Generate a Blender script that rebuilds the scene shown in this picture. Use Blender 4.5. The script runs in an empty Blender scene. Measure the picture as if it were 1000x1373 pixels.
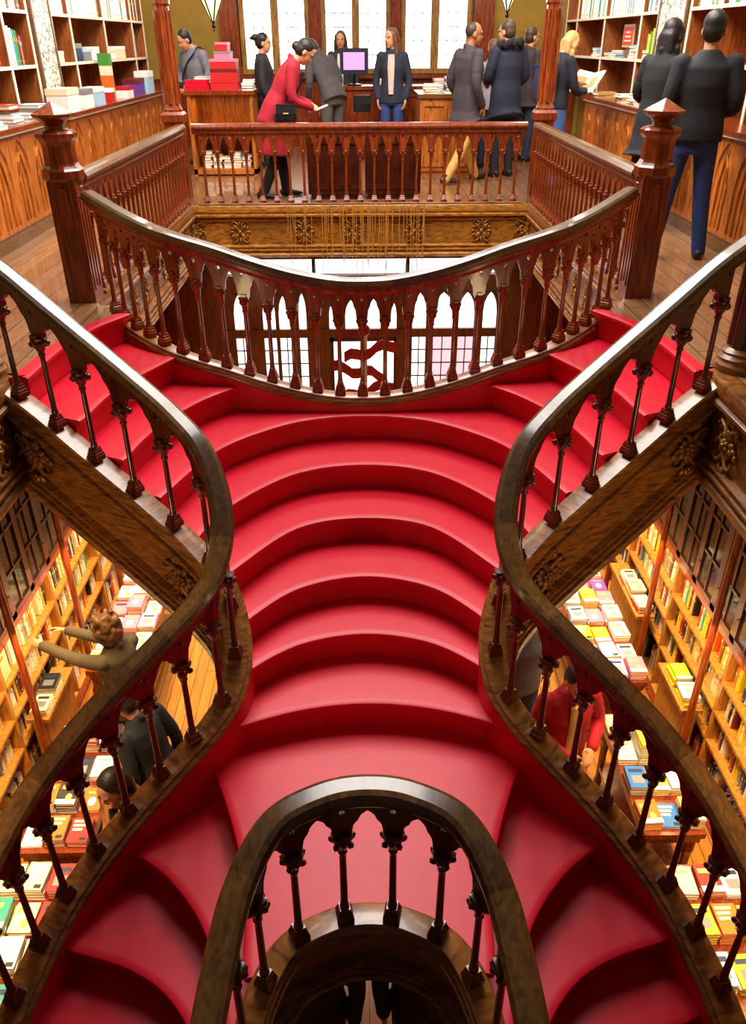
import bpy, bmesh, math, random
from mathutils import Vector, Matrix, Euler
random.seed(7)
SC = bpy.context.scene
COL = SC.collection
PI = math.pi
V = Vector

# ------------------------------------------------------------------ camera
F_PX, W_PX, H_PX = 1060.0, 1000.0, 1373.0
def cam_axes():
    cx, cy = W_PX/2, H_PX/2
    fy = V((481-cx, 56-cy, F_PX)).normalized()
    dn = V((508-cx, 2469-cy, F_PX)).normalized()
    dn = (dn - fy*fy.dot(dn)).normalized()
    rt = dn.cross(fy)
    # rows: world x, y, z written in camera axes (x right, y down, z forward)
    return rt, fy, -dn
_rx, _ry, _rz = cam_axes()
EYE = V((0, 0, 1.68))
def add_camera():
    cd = bpy.data.cameras.new('camera'); co = bpy.data.objects.new('camera', cd); COL.objects.link(co)
    right = V((_rx[0], _ry[0], _rz[0])); down = V((_rx[1], _ry[1], _rz[1])); fwd = V((_rx[2], _ry[2], _rz[2]))
    m = Matrix((right, -down, -fwd)).transposed().to_4x4(); m.translation = EYE
    co.matrix_world = m
    cd.sensor_fit = 'VERTICAL'; cd.sensor_height = 36; cd.lens = 36*F_PX/H_PX
    cd.clip_start = .05; cd.clip_end = 200
    SC.camera = co
def project(p):
    q = V(p)-EYE
    c = V((_rx[0]*q.x+_ry[0]*q.y+_rz[0]*q.z, _rx[1]*q.x+_ry[1]*q.y+_rz[1]*q.z, _rx[2]*q.x+_ry[2]*q.y+_rz[2]*q.z))
    if c.z < .05: return None
    return (W_PX/2+F_PX*c.x/c.z, H_PX/2+F_PX*c.y/c.z, c.z)

# ------------------------------------------------------------------ materials
MATS = {}
def _new(name):
    m = bpy.data.materials.new(name); m.use_nodes = True
    nt = m.node_tree; b = nt.nodes['Principled BSDF']
    MATS[name] = m
    return m, nt, b
def lin(c):
    return tuple(((v/255)/12.92 if v/255 <= .04045 else ((v/255+.055)/1.055)**2.4) for v in c)
def plain(name, rgb, rough=.6, metal=0, coat=0, noise=.0, nscale=30, bump=0, spec=.5, sheen=0):
    m, nt, b = _new(name)
    b.inputs['Roughness'].default_value = rough; b.inputs['Metallic'].default_value = metal
    b.inputs['Specular IOR Level'].default_value = spec
    b.inputs['Coat Weight'].default_value = coat; b.inputs['Coat Roughness'].default_value = .15
    b.inputs['Sheen Weight'].default_value = sheen
    c = (*rgb, 1); b.inputs['Base Color'].default_value = c
    if noise or bump:
        tc = nt.nodes.new('ShaderNodeTexCoord'); n = nt.nodes.new('ShaderNodeTexNoise')
        n.inputs['Scale'].default_value = nscale; n.inputs['Detail'].default_value = 5
        nt.links.new(tc.outputs['Object'], n.inputs['Vector'])
        if noise:
            r = nt.nodes.new('ShaderNodeValToRGB')
            r.color_ramp.elements[0].position = .3; r.color_ramp.elements[1].position = .7
            r.color_ramp.elements[0].color = (*[v*(1-noise) for v in rgb], 1)
            r.color_ramp.elements[1].color = (*[min(1, v*(1+noise)) for v in rgb], 1)
            nt.links.new(n.outputs['Fac'], r.inputs['Fac']); nt.links.new(r.outputs['Color'], b.inputs['Base Color'])
        if bump:
            bp = nt.nodes.new('ShaderNodeBump'); bp.inputs['Strength'].default_value = bump; bp.inputs['Distance'].default_value = .01
            nt.links.new(n.outputs['Fac'], bp.inputs['Height']); nt.links.new(bp.outputs['Normal'], b.inputs['Normal'])
    return m
def wood(name, light, dark, rough=.32, coat=.25, stretch=(9, 9, 1.2), bump=.12, mid=.5, spec=.5):
    m, nt, b = _new(name)
    tc = nt.nodes.new('ShaderNodeTexCoord'); mp = nt.nodes.new('ShaderNodeMapping')
    mp.inputs['Scale'].default_value = stretch
    n = nt.nodes.new('ShaderNodeTexNoise'); n.inputs['Scale'].default_value = 4; n.inputs['Detail'].default_value = 8; n.inputs['Distortion'].default_value = .8
    n2 = nt.nodes.new('ShaderNodeTexNoise'); n2.inputs['Scale'].default_value = 1.7; n2.inputs['Detail'].default_value = 3
    r = nt.nodes.new('ShaderNodeValToRGB')
    r.color_ramp.elements[0].position = .32; r.color_ramp.elements[1].position = .70
    r.color_ramp.elements[0].color = (*dark, 1); r.color_ramp.elements[1].color = (*light, 1)
    e = r.color_ramp.elements.new(.5); e.color = (*[d+(l-d)*mid for d, l in zip(dark, light)], 1)
    mix = nt.nodes.new('ShaderNodeMix'); mix.data_type = 'RGBA'; mix.blend_type = 'MULTIPLY'; mix.inputs['Factor'].default_value = .45
    L = nt.links
    L.new(tc.outputs['Object'], mp.inputs['Vector']); L.new(mp.outputs['Vector'], n.inputs['Vector']); L.new(tc.outputs['Object'], n2.inputs['Vector'])
    L.new(n.outputs['Fac'], r.inputs['Fac']); L.new(r.outputs['Color'], mix.inputs[6]); L.new(n2.outputs['Color'], mix.inputs[7])
    r2 = nt.nodes.new('ShaderNodeValToRGB'); r2.color_ramp.elements[0].position = .3; r2.color_ramp.elements[1].position = .65
    r2.color_ramp.elements[0].color = (.45, .45, .45, 1); r2.color_ramp.elements[1].color = (1, 1, 1, 1)
    L.new(n2.outputs['Fac'], r2.inputs['Fac']); L.new(r2.outputs['Color'], mix.inputs[7])
    L.new(mix.outputs[2], b.inputs['Base Color'])
    bp = nt.nodes.new('ShaderNodeBump'); bp.inputs['Strength'].default_value = bump; bp.inputs['Distance'].default_value = .01
    L.new(n.outputs['Fac'], bp.inputs['Height']); L.new(bp.outputs['Normal'], b.inputs['Normal'])
    b.inputs['Roughness'].default_value = rough; b.inputs['Coat Weight'].default_value = coat; b.inputs['Coat Roughness'].default_value = .12
    b.inputs['Specular IOR Level'].default_value = spec
    return m
def planks(name, light, dark, width=.13, axis='Y', rough=.35, coat=.2):
    m, nt, b = _new(name); L = nt.links
    tc = nt.nodes.new('ShaderNodeTexCoord'); mp = nt.nodes.new('ShaderNodeMapping')
    if axis == 'Y': mp.inputs['Rotation'].default_value = (0, 0, PI/2)
    br = nt.nodes.new('ShaderNodeTexBrick'); br.inputs['Scale'].default_value = 1
    br.inputs['Brick Width'].default_value = 1.9; br.inputs['Row Height'].default_value = width; br.inputs['Mortar Size'].default_value = .004
    br.inputs['Color1'].default_value = (*light, 1); br.inputs['Color2'].default_value = (*[a*.6+c*.4 for a, c in zip(light, dark)], 1); br.inputs['Mortar'].default_value = (*[v*.3 for v in dark], 1)
    mp2 = nt.nodes.new('ShaderNodeMapping'); mp2.inputs['Scale'].default_value = (12, 1, 1) if axis == 'Y' else (1, 12, 1)
    n = nt.nodes.new('ShaderNodeTexNoise'); n.inputs['Scale'].default_value = 3; n.inputs['Detail'].default_value = 7
    mix = nt.nodes.new('ShaderNodeMix'); mix.data_type = 'RGBA'; mix.blend_type = 'MULTIPLY'; mix.inputs['Factor'].default_value = .7
    r2 = nt.nodes.new('ShaderNodeValToRGB'); r2.color_ramp.elements[0].position = .3; r2.color_ramp.elements[0].color = (.5, .45, .4, 1); r2.color_ramp.elements[1].position = .65
    L.new(tc.outputs['Object'], mp.inputs['Vector']); L.new(mp.outputs['Vector'], br.inputs['Vector'])
    L.new(tc.outputs['Object'], mp2.inputs['Vector']); L.new(mp2.outputs['Vector'], n.inputs['Vector']); L.new(n.outputs['Fac'], r2.inputs['Fac'])
    L.new(br.outputs['Color'], mix.inputs[6]); L.new(r2.outputs['Color'], mix.inputs[7]); L.new(mix.outputs[2], b.inputs['Base Color'])
    b.inputs['Roughness'].default_value = rough; b.inputs['Coat Weight'].default_value = coat
    return m
def emit(name, rgb, strength):
    m, nt, b = _new(name)
    b.inputs['Base Color'].default_value = (*[min(.8, v) for v in rgb], 1); b.inputs['Roughness'].default_value = .15
    b.inputs['Emission Color'].default_value = (*rgb, 1); b.inputs['Emission Strength'].default_value = strength
    return m
def glass(name, rgb=(.9, .95, 1), rough=.05, alpha=.25):
    m, nt, b = _new(name)
    b.inputs['Base Color'].default_value = (*rgb, 1); b.inputs['Roughness'].default_value = rough
    b.inputs['Alpha'].default_value = alpha; b.inputs['Specular IOR Level'].default_value = .8
    return m

rail_wood = wood('polished red mahogany', lin((166, 70, 22)), lin((84, 26, 7)), rough=.28, coat=.5)  # orange cast of the light on the far rails is in this colour
bal_wood = wood('shaded red mahogany', lin((112, 34, 14)), lin((52, 13, 5)), rough=.3, coat=.4)  # darker copy of rail_wood, shade on the near balustrades put into the colour
dark_wood = wood('dark carved mahogany', lin((104, 36, 14)), lin((46, 12, 5)), rough=.33, coat=.35)
top_wood = wood('worn brown handrail wood', lin((126, 84, 36)), lin((84, 52, 20)), rough=.36, coat=.5, stretch=(10, 4, 10), bump=.05)
mid_wood = wood('dark handrail length', lin((98, 62, 26)), lin((58, 34, 13)), rough=.36, coat=.5, stretch=(10, 4, 10), bump=.05)
gold_wood = wood('golden brown oak', lin((196, 128, 40)), lin((104, 58, 14)), rough=.34, coat=.35, stretch=(3, 1.0, 12))
cap_wood = wood('brown oak moulding', lin((168, 104, 44)), lin((88, 46, 15)), rough=.36, coat=.35, stretch=(2.2, 2.2, 15), bump=.06)
case_wood = wood('orange oak panelling', lin((214, 124, 44)), lin((138, 66, 16)), rough=.4, coat=.2)
shelf_wood = wood('brown shelf backing', lin((176, 96, 36)), lin((120, 58, 18)), rough=.5, coat=.1)
pale_edge = plain('pale painted shelf edge', lin((236, 222, 200)), .45, noise=.12, nscale=12)
gilt = plain('old gilt carving', lin((150, 98, 34)), .38, metal=.3, noise=.4, nscale=25, bump=.4)
gilt_dark = plain('dark brown carving', lin((112, 62, 20)), .4, noise=.4, nscale=25, bump=.4)
carpet = plain('crimson stair carpet', lin((204, 9, 40)), .42, noise=.05, nscale=9, bump=.03, spec=.32)
upper_planks = planks('worn gallery planks', lin((156, 112, 76)), lin((108, 70, 40)), .15, 'Y', .26, .5)
ground_planks = planks('honey floorboards', lin((206, 132, 48)), lin((150, 84, 24)), .11, 'Y', .35, .3)
olive_wall = plain('olive gold plaster', lin((150, 116, 40)), .8, noise=.12, nscale=4)
window_light = emit('daylit leaded glass', (1.0, .98, .94), 5.5)
door_light = emit('daylit door glass', (1.0, .97, .94), 1.9)
window_pink = emit('daylit pink glass', (1.0, .55, .62), 1.3)
lead = plain('dark lead came', lin((120, 112, 96)), .6)
mullion_wood = wood('ochre mullion wood', lin((190, 136, 52)), lin((120, 76, 22)), rough=.45, coat=.1)
black_metal = plain('black iron', (.012, .012, .012), .4, metal=.7)
lamp_glass = emit('glowing lantern glass', (1.0, .80, .42), 1.5)
dark_glass = glass('old cabinet glass', (.05, .035, .03), .08, .62)
paper = plain('book paper', lin((240, 230, 206)), .8)
pat_pale, nt_, b_ = _new('pale vine patterned pilaster')
_tc = nt_.nodes.new('ShaderNodeTexCoord'); _v = nt_.nodes.new('ShaderNodeTexVoronoi'); _v.feature = 'DISTANCE_TO_EDGE'; _v.inputs['Scale'].default_value = 11
_n = nt_.nodes.new('ShaderNodeTexNoise'); _n.inputs['Scale'].default_value = 6; _mx = nt_.nodes.new('ShaderNodeMix'); _mx.data_type = 'RGBA'; _mx.inputs['Factor'].default_value = .25
_r = nt_.nodes.new('ShaderNodeValToRGB'); _r.color_ramp.elements[0].position = .02; _r.color_ramp.elements[1].position = .10
_r.color_ramp.elements[0].color = (*lin((112, 102, 86)), 1); _r.color_ramp.elements[1].color = (*lin((232, 226, 208)), 1)
nt_.links.new(_tc.outputs['Object'], _n.inputs['Vector']); nt_.links.new(_tc.outputs['Object'], _mx.inputs[6]); nt_.links.new(_n.outputs['Color'], _mx.inputs[7])
nt_.links.new(_mx.outputs[2], _v.inputs['Vector']); nt_.links.new(_v.outputs['Distance'], _r.inputs['Fac']); nt_.links.new(_r.outputs['Color'], b_.inputs['Base Color'])

BOOK_RGB = {'cream': (240, 226, 190), 'white': (246, 244, 238), 'red': (196, 30, 30), 'dark red': (110, 20, 24), 'black': (28, 26, 26), 'navy': (30, 44, 92),
            'blue': (40, 110, 190), 'teal': (40, 150, 140), 'green': (70, 140, 50), 'yellow': (240, 200, 30), 'orange': (226, 110, 30), 'brown': (110, 66, 34),
            'grey': (130, 130, 134), 'pink': (226, 120, 150), 'pale blue': (170, 206, 230), 'tan': (206, 160, 96), 'lime': (170, 210, 30), 'purple': (110, 60, 150)}
BOOK_MAT = {k: plain('%s book cover' % k, lin(c), .45, noise=.08, nscale=40) for k, c in BOOK_RGB.items()}

# ------------------------------------------------------------------ mesh builder
class MB:
    def __init__(s): s.v = []; s.f = []; s.m = []
    def add(s, vs, fs, mi=0):
        b = len(s.v); s.v += [tuple(v) for v in vs]
        for f in fs: s.f.append([b+i for i in f]); s.m.append(mi)
        return s
    def box(s, c, d, mi=0, rz=0, M=None):
        x, y, z = d[0]/2, d[1]/2, d[2]/2
        vs = [V(p) for p in ((-x,-y,-z),(x,-y,-z),(x,y,-z),(-x,y,-z),(-x,-y,z),(x,-y,z),(x,y,z),(-x,y,z))]
        R = M if M is not None else Matrix.Rotation(rz, 3, 'Z')
        vs = [R @ v + V(c) for v in vs]
        return s.add(vs, [(0,3,2,1),(4,5,6,7),(0,1,5,4),(1,2,6,5),(2,3,7,6),(3,0,4,7)], mi)
    def bb(s, x0, x1, y0, y1, z0, z1, mi=0):
        return s.box(((x0+x1)/2, (y0+y1)/2, (z0+z1)/2), (abs(x1-x0), abs(y1-y0), abs(z1-z0)), mi)
    def loft(s, rings, mi=0, caps=True, closed=True):
        n = len(rings[0]); b = len(s.v)
        for r in rings: s.v += [tuple(p) for p in r]
        rng = range(n) if closed else range(n-1)
        for i in range(len(rings)-1):
            for j in rng:
                k = (j+1) % n
                s.f.append([b+i*n+j, b+i*n+k, b+(i+1)*n+k, b+(i+1)*n+j]); s.m.append(mi)
        if caps and closed:
            s.f.append([b+j for j in reversed(range(n))]); s.m.append(mi)
            s.f.append([b+(len(rings)-1)*n+j for j in range(n)]); s.m.append(mi)
        return s
    def lathe(s, prof, n=10, c=(0,0,0), mi=0, rot=0, sx=1, sy=1):
        rings = []
        for r, z in prof:
            rings.append([(c[0]+sx*r*math.cos(rot+2*PI*j/n), c[1]+sy*r*math.sin(rot+2*PI*j/n), c[2]+z) for j in range(n)])
        return s.loft(rings, mi)
    def tube(s, pts, rad, n=8, mi=0):
        pts = [V(p) for p in pts]
        if not hasattr(rad, '__len__'): rad = [rad]*len(pts)
        rings = []
        up = V((0, 0, 1))
        for i, p in enumerate(pts):
            t = (pts[min(i+1, len(pts)-1)]-pts[max(i-1, 0)])
            t = t.normalized() if t.length > 1e-9 else V((0,0,1))
            a = t.cross(up) if abs(t.z) < .95 else t.cross(V((0, 1, 0)))
            a.normalize(); b = t.cross(a)
            rings.append([p+(a*math.cos(2*PI*j/n)+b*math.sin(2*PI*j/n))*rad[i] for j in range(n)])
        return s.loft(rings, mi)
    def ball(s, c, r, mi=0, n=8, m=6, M=None):
        if not hasattr(r, '__len__'): r = (r, r, r)
        rings = []
        for i in range(1, m):
            a = PI*i/m
            ring = [V((r[0]*math.sin(a)*math.cos(2*PI*j/n), r[1]*math.sin(a)*math.sin(2*PI*j/n), -r[2]*math.cos(a))) for j in range(n)]
            rings.append(ring)
        lo, hi = V((0,0,-r[2])), V((0,0,r[2]))
        T = (lambda p: (M @ p)+V(c)) if M is not None else (lambda p: p+V(c))
        b = len(s.v)
        for ring in rings: s.v += [tuple(T(p)) for p in ring]
        s.v += [tuple(T(lo)), tuple(T(hi))]
        for i in range(len(rings)-1):
            for j in range(n):
                k = (j+1) % n
                s.f.append([b+i*n+j, b+i*n+k, b+(i+1)*n+k, b+(i+1)*n+j]); s.m.append(mi)
        e = b+len(rings)*n; t = b+(len(rings)-1)*n
        for j in range(n):
            k = (j+1) % n
            s.f.append([e, b+k, b+j]); s.m.append(mi)
            s.f.append([e+1, t+j, t+k]); s.m.append(mi)
        return s
    def prism(s, poly, h, frame, mi=0):
        """poly 2-D points; frame(u, v, w) -> 3-D; w = 0..h"""
        n = len(poly); b = len(s.v)
        s.v += [tuple(frame(u, v, 0)) for u, v in poly] + [tuple(frame(u, v, h)) for u, v in poly]
        s.f.append([b+i for i in reversed(range(n))]); s.m.append(mi)
        s.f.append([b+n+i for i in range(n)]); s.m.append(mi)
        for i in range(n):
            k = (i+1) % n
            s.f.append([b+i, b+k, b+n+k, b+n+i]); s.m.append(mi)
        return s
    def mesh(s, name, mats, smooth=False, angle=35):
        me = bpy.data.meshes.new(name)
        me.from_pydata(s.v, [], s.f)
        for m in (mats if isinstance(mats, (list, tuple)) else [mats]): me.materials.append(m)
        me.polygons.foreach_set('material_index', s.m)
        bm = bmesh.new(); bm.from_mesh(me); bmesh.ops.recalc_face_normals(bm, faces=bm.faces)
        if smooth:
            for f in bm.faces: f.smooth = True
            ca = math.cos(math.radians(angle))
            for e in bm.edges:
                if len(e.link_faces) == 2 and e.link_faces[0].normal.dot(e.link_faces[1].normal) < ca: e.smooth = False
        bm.to_mesh(me); bm.free()
        return me
    def build(s, name, mats, parent=None, smooth=False, angle=35):
        return link(name, s.mesh(name, mats, smooth, angle), parent)
def link(name, me, parent=None, loc=None, rz=None):
    o = bpy.data.objects.new(name, me); COL.objects.link(o)
    if parent: o.parent = parent
    if loc is not None: o.location = loc
    if rz is not None: o.rotation_euler = (0, 0, rz)
    return o
def tag(o, label, cat, group=None, kind=None):
    o['label'] = label; o['category'] = cat
    if group: o['group'] = group
    if kind: o['kind'] = kind
    return o
def thing(name, label, cat, loc=(0,0,0), rz=0, group=None):
    o = bpy.data.objects.new(name, None); COL.objects.link(o); o.location = loc; o.rotation_euler = (0, 0, rz)
    o.empty_display_size = .1
    return tag(o, label, cat, group)
def struct(o, label=None):
    o['kind'] = 'structure'
    if label: o['label'] = label
    return o
def dup_tree(o, parent=None):
    c = o.copy(); COL.objects.link(c)
    if parent: c.parent = parent
    for ch in list(o.children): dup_tree(ch, c)
    return c

# ------------------------------------------------------------------ curves
def catmull(P, k=8):
    P = [V(p) for p in P]; out = []
    for i in range(len(P)-1):
        p0 = P[i-1] if i > 0 else P[i]*2-P[i+1]
        p1, p2 = P[i], P[i+1]
        p3 = P[i+2] if i+2 < len(P) else P[i+1]*2-P[i]
        for j in range(k):
            t = j/k
            out.append(.5*((2*p1)+(p2-p0)*t+(2*p0-5*p1+4*p2-p3)*t*t+(3*p1-p0-3*p2+p3)*t**3))
    out.append(P[-1]); return out
def resample(P, n):
    P = [V(p) for p in P]; L = [0]
    for a, b in zip(P, P[1:]): L.append(L[-1]+(b-a).length)
    out = []; i = 0
    for k in range(n):
        d = L[-1]*k/(n-1)
        while i < len(P)-2 and L[i+1] < d: i += 1
        t = (d-L[i])/max(1e-9, L[i+1]-L[i])
        out.append(P[i].lerp(P[i+1], min(1, max(0, t))))
    return out
def plan_normals(P):
    N = []
    for i in range(len(P)):
        t = P[min(i+1, len(P)-1)]-P[max(i-1, 0)]
        t = V((t.x, t.y, 0)).normalized(); N.append(V((-t.y, t.x, 0)))
    return N
def offset(P, d):
    return [p+n*d for p, n in zip(P, plan_normals(P))]
def sweep(mb, P, prof, mi=0):
    N = plan_normals(P)
    return mb.loft([[p+n*a+V((0, 0, b)) for a, b in prof] for p, n in zip(P, N)], mi)
def mirror(P):
    return [V((-p[0], p[1], p[2])) for p in reversed([V(p) for p in P])]
# ------------------------------------------------------------------ the staircase
RISE = .187
class Path:
    def __init__(s, pts):
        s.P = [V(p) for p in pts]; s.L = [0]
        for a, b in zip(s.P, s.P[1:]): s.L.append(s.L[-1]+(V((b.x-a.x, b.y-a.y, 0))).length)
        s.N = plan_normals(s.P); s.len = s.L[-1]
    def at(s, d):
        d = min(max(d, 0), s.len); i = 0
        lo, hi = 0, len(s.L)-2
        while lo < hi:
            m = (lo+hi+1)//2
            if s.L[m] <= d: lo = m
            else: hi = m-1
        i = lo
        t = (d-s.L[i])/max(1e-9, s.L[i+1]-s.L[i])
        return s.P[i].lerp(s.P[i+1], t), s.N[i].lerp(s.N[i+1], t).normalized()

def step_mesh(nose, back, z, riser=RISE, n=36):
    N = resample(catmull([V((*p[:2], 0)) for p in nose], 8), n)
    B = resample([V((*p[:2], 0)) for p in back], n)
    nn = plan_normals(N); rows = []
    for p, l, b in zip(N, nn, B):
        f = -l
        o = [(b, 0)]+[(p+f*a, h) for a, h in ((-.045, 0), (-.016, -.001), (-.004, -.006), (0, -.017), (-.004, -.029), (-.016, -.037), (-.034, -.042), (-.037, -.08), (-.034, -riser-.006))]
        o.append((b, -riser-.006)); rows.append([V((q.x, q.y, z+h)) for q, h in o])
    mb = MB(); mb.loft(rows, 0, caps=True, closed=True)
    return mb
def mir2(P): return [(-x, y) for x, y in reversed(P)]
Zn = [(-1.955, 4.37), (-1.94, 4.40), (-1.91, 4.9), (-1.82, 5.3), (-1.66, 5.62)]
An = [(-1.63, 4.205), (-1.61, 4.29), (-1.57, 4.58), (-1.49, 4.84), (-1.32, 5.21), (-1.28, 5.28)]
Bn = [(-1.375, 4.07), (-1.36, 4.12), (-1.33, 4.32), (-1.24, 4.63), (-1.07, 4.95), (-.88, 5.17), (-.84, 5.22)]
CL = [(-1.165, 3.96), (-1.15, 4.0), (-1.01, 4.40), (-.88, 4.64), (-.68, 4.84), (-.45, 5.00), (-.2, 5.075)]
Cn = CL+[(0, 5.09)]+mir2(CL)
DL = [(-.945, 3.835), (-.92, 3.92), (-.77, 4.24), (-.43, 4.60)]
Dn = DL+[(0, 4.71)]+mir2(DL)
EL = [(-.84, 3.58), (-.73, 3.80), (-.41, 4.22)]
En = EL+[(0, 4.33)]+mir2(EL)
GL = [(-.74, 3.38), (-.63, 3.58), (-.38, 3.84)]
Gn = GL+[(0, 3.95)]+mir2(GL)
HL = [(-.70, 3.22), (-.61, 3.36), (-.36, 3.55)]
Hn = HL+[(0, 3.63)]+mir2(HL)
IL = [(-.84, 2.98), (-.75, 3.06), (-.38, 3.20)]
In = IL+[(0, 3.25)]+mir2(IL)
Ln = [(-.95, 3.12), (-.84, 2.99), (-.66, 2.56), (-.565, 2.2), (-.54, 1.94), (-.525, 1.85)]
Mn = [(-1.30, 2.67), (-1.21, 2.61), (-.98, 2.44), (-.77, 2.18), (-.65, 1.86), (-.57, 1.58)]
Nn = [(-1.56, 2.24), (-1.46, 2.21), (-1.13, 2.11), (-.91, 1.97), (-.74, 1.74), (-.60, 1.40)]
On = [(-1.66, 1.99), (-1.54, 1.95), (-1.20, 1.80), (-.90, 1.58), (-.63, 1.2)]
Pn = [(-1.72, 1.62), (-1.54, 1.55), (-1.2, 1.40), (-.9, 1.2), (-.64, .95)]
Qn = [(-1.75, 1.22), (-1.5, 1.15), (-1.2, 1.02), (-.9, .85), (-.52, .6)]
def build_staircase():
    st = thing('staircase', 'double curving staircase carpeted in crimson with carved oak strings in the middle of the hall', 'staircase', (0, 4.0, -1.5))
    off = V((0, -4.0, 1.5))
    def part(name, mb, mat, parent=st, smooth=True, angle=40):
        mb.v = [tuple(V(v)+off) for v in mb.v]
        return mb.build(name, mat, parent, smooth, angle)
    def step(nose, back, i, name='step'):
        return part(name, step_mesh(nose, back, -RISE*i), carpet)
    ext = lambda P, d: [(x, y) for x, y in P]
    for m in (lambda P: P, mir2):
        step(m(Zn), m([(x-.1, y) for x, y in Zn]), 0.0 - .012/RISE, 'step')
        step(m(An), m([(x-.06, y) for x, y in Zn]), 1)
        step(m(Bn), m([(x-.06, y) for x, y in An]), 2)
    backC = [(x-.06, y) for x, y in Bn]+[(-.84, 5.24), (0, 5.24), (.84, 5.24)]+mir2([(x-.06, y) for x, y in Bn])
    step(Cn, backC, 3, 'step')
    up = lambda P: [(x*1.03, y+.06) for x, y in P]
    for i, (a, b) in enumerate(((Dn, Cn), (En, Dn), (Gn, En), (Hn, Gn), (In, Hn))): step(a, up(b), 4+i)
    # lower landing: one flat tread with a rounded nosing on each side
    mb = MB()
    for P in (Ln, mir2(Ln)):
        b = step_mesh(P, [(0, 3.42), (0, 2.8), (0, 2.10)] if P is Ln else [(0, 2.10), (0, 2.8), (0, 3.42)], -9*RISE)
        mb.add(b.v, b.f)
    part('landing', mb, carpet)
    for m in (lambda P: P, mir2):
        sh = lambda P: m([(x+.06, y+.03) for x, y in P])
        step(m(Mn), sh(Ln), 10); step(m(Nn), sh(Mn), 11); step(m(On), sh(Nn), 12); step(m(Pn), sh(On), 13); step(m(Qn), sh(Pn), 14)
    return st, part

S_KEYS = [(-2.08, 4.43, .0), (-1.84, 4.305, -.125), (-1.61, 4.185, -.28), (-1.36, 4.055, -.445), (-1.13, 3.935, -.60), (-.92, 3.815, -.745), (-.76, 3.68, -.87), (-.665, 3.51, -1.03),
          (-.63, 3.33, -1.17), (-.665, 3.14, -1.30), (-.76, 3.0, -1.40), (-.90, 2.87, -1.50), (-1.14, 2.66, -1.67), (-1.29, 2.50, -1.79), (-1.42, 2.30, -1.905),
          (-1.50, 2.10, -2.01), (-1.565, 1.90, -2.12), (-1.61, 1.6, -2.29), (-1.63, 1.3, -2.47), (-1.63, .9, -2.70)]
F_KEYS = [(1.96, 5.89, -.015), (1.65, 5.54, -.085), (1.4, 5.32, -.14), (1.2, 5.235, -.185), (.95, 5.195, -.25), (.7, 5.17, -.33), (.45, 5.16, -.40), (.2, 5.15, -.445), (0, 5.15, -.455)]
F_KEYS = F_KEYS+[(-x, y, z) for x, y, z in reversed(F_KEYS[:-1])]
R_KEYS = [(-.66, .55, -2.40), (-.645, .85, -2.2), (-.625, 1.15, -2.02), (-.59, 1.45, -1.85), (-.525, 1.75, -1.69), (-.40, 1.97, -1.60), (-.2, 2.08, -1.565), (0, 2.115, -1.56)]
R_KEYS = R_KEYS+[(-x, y, z) for x, y, z in reversed(R_KEYS[:-1])]

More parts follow.
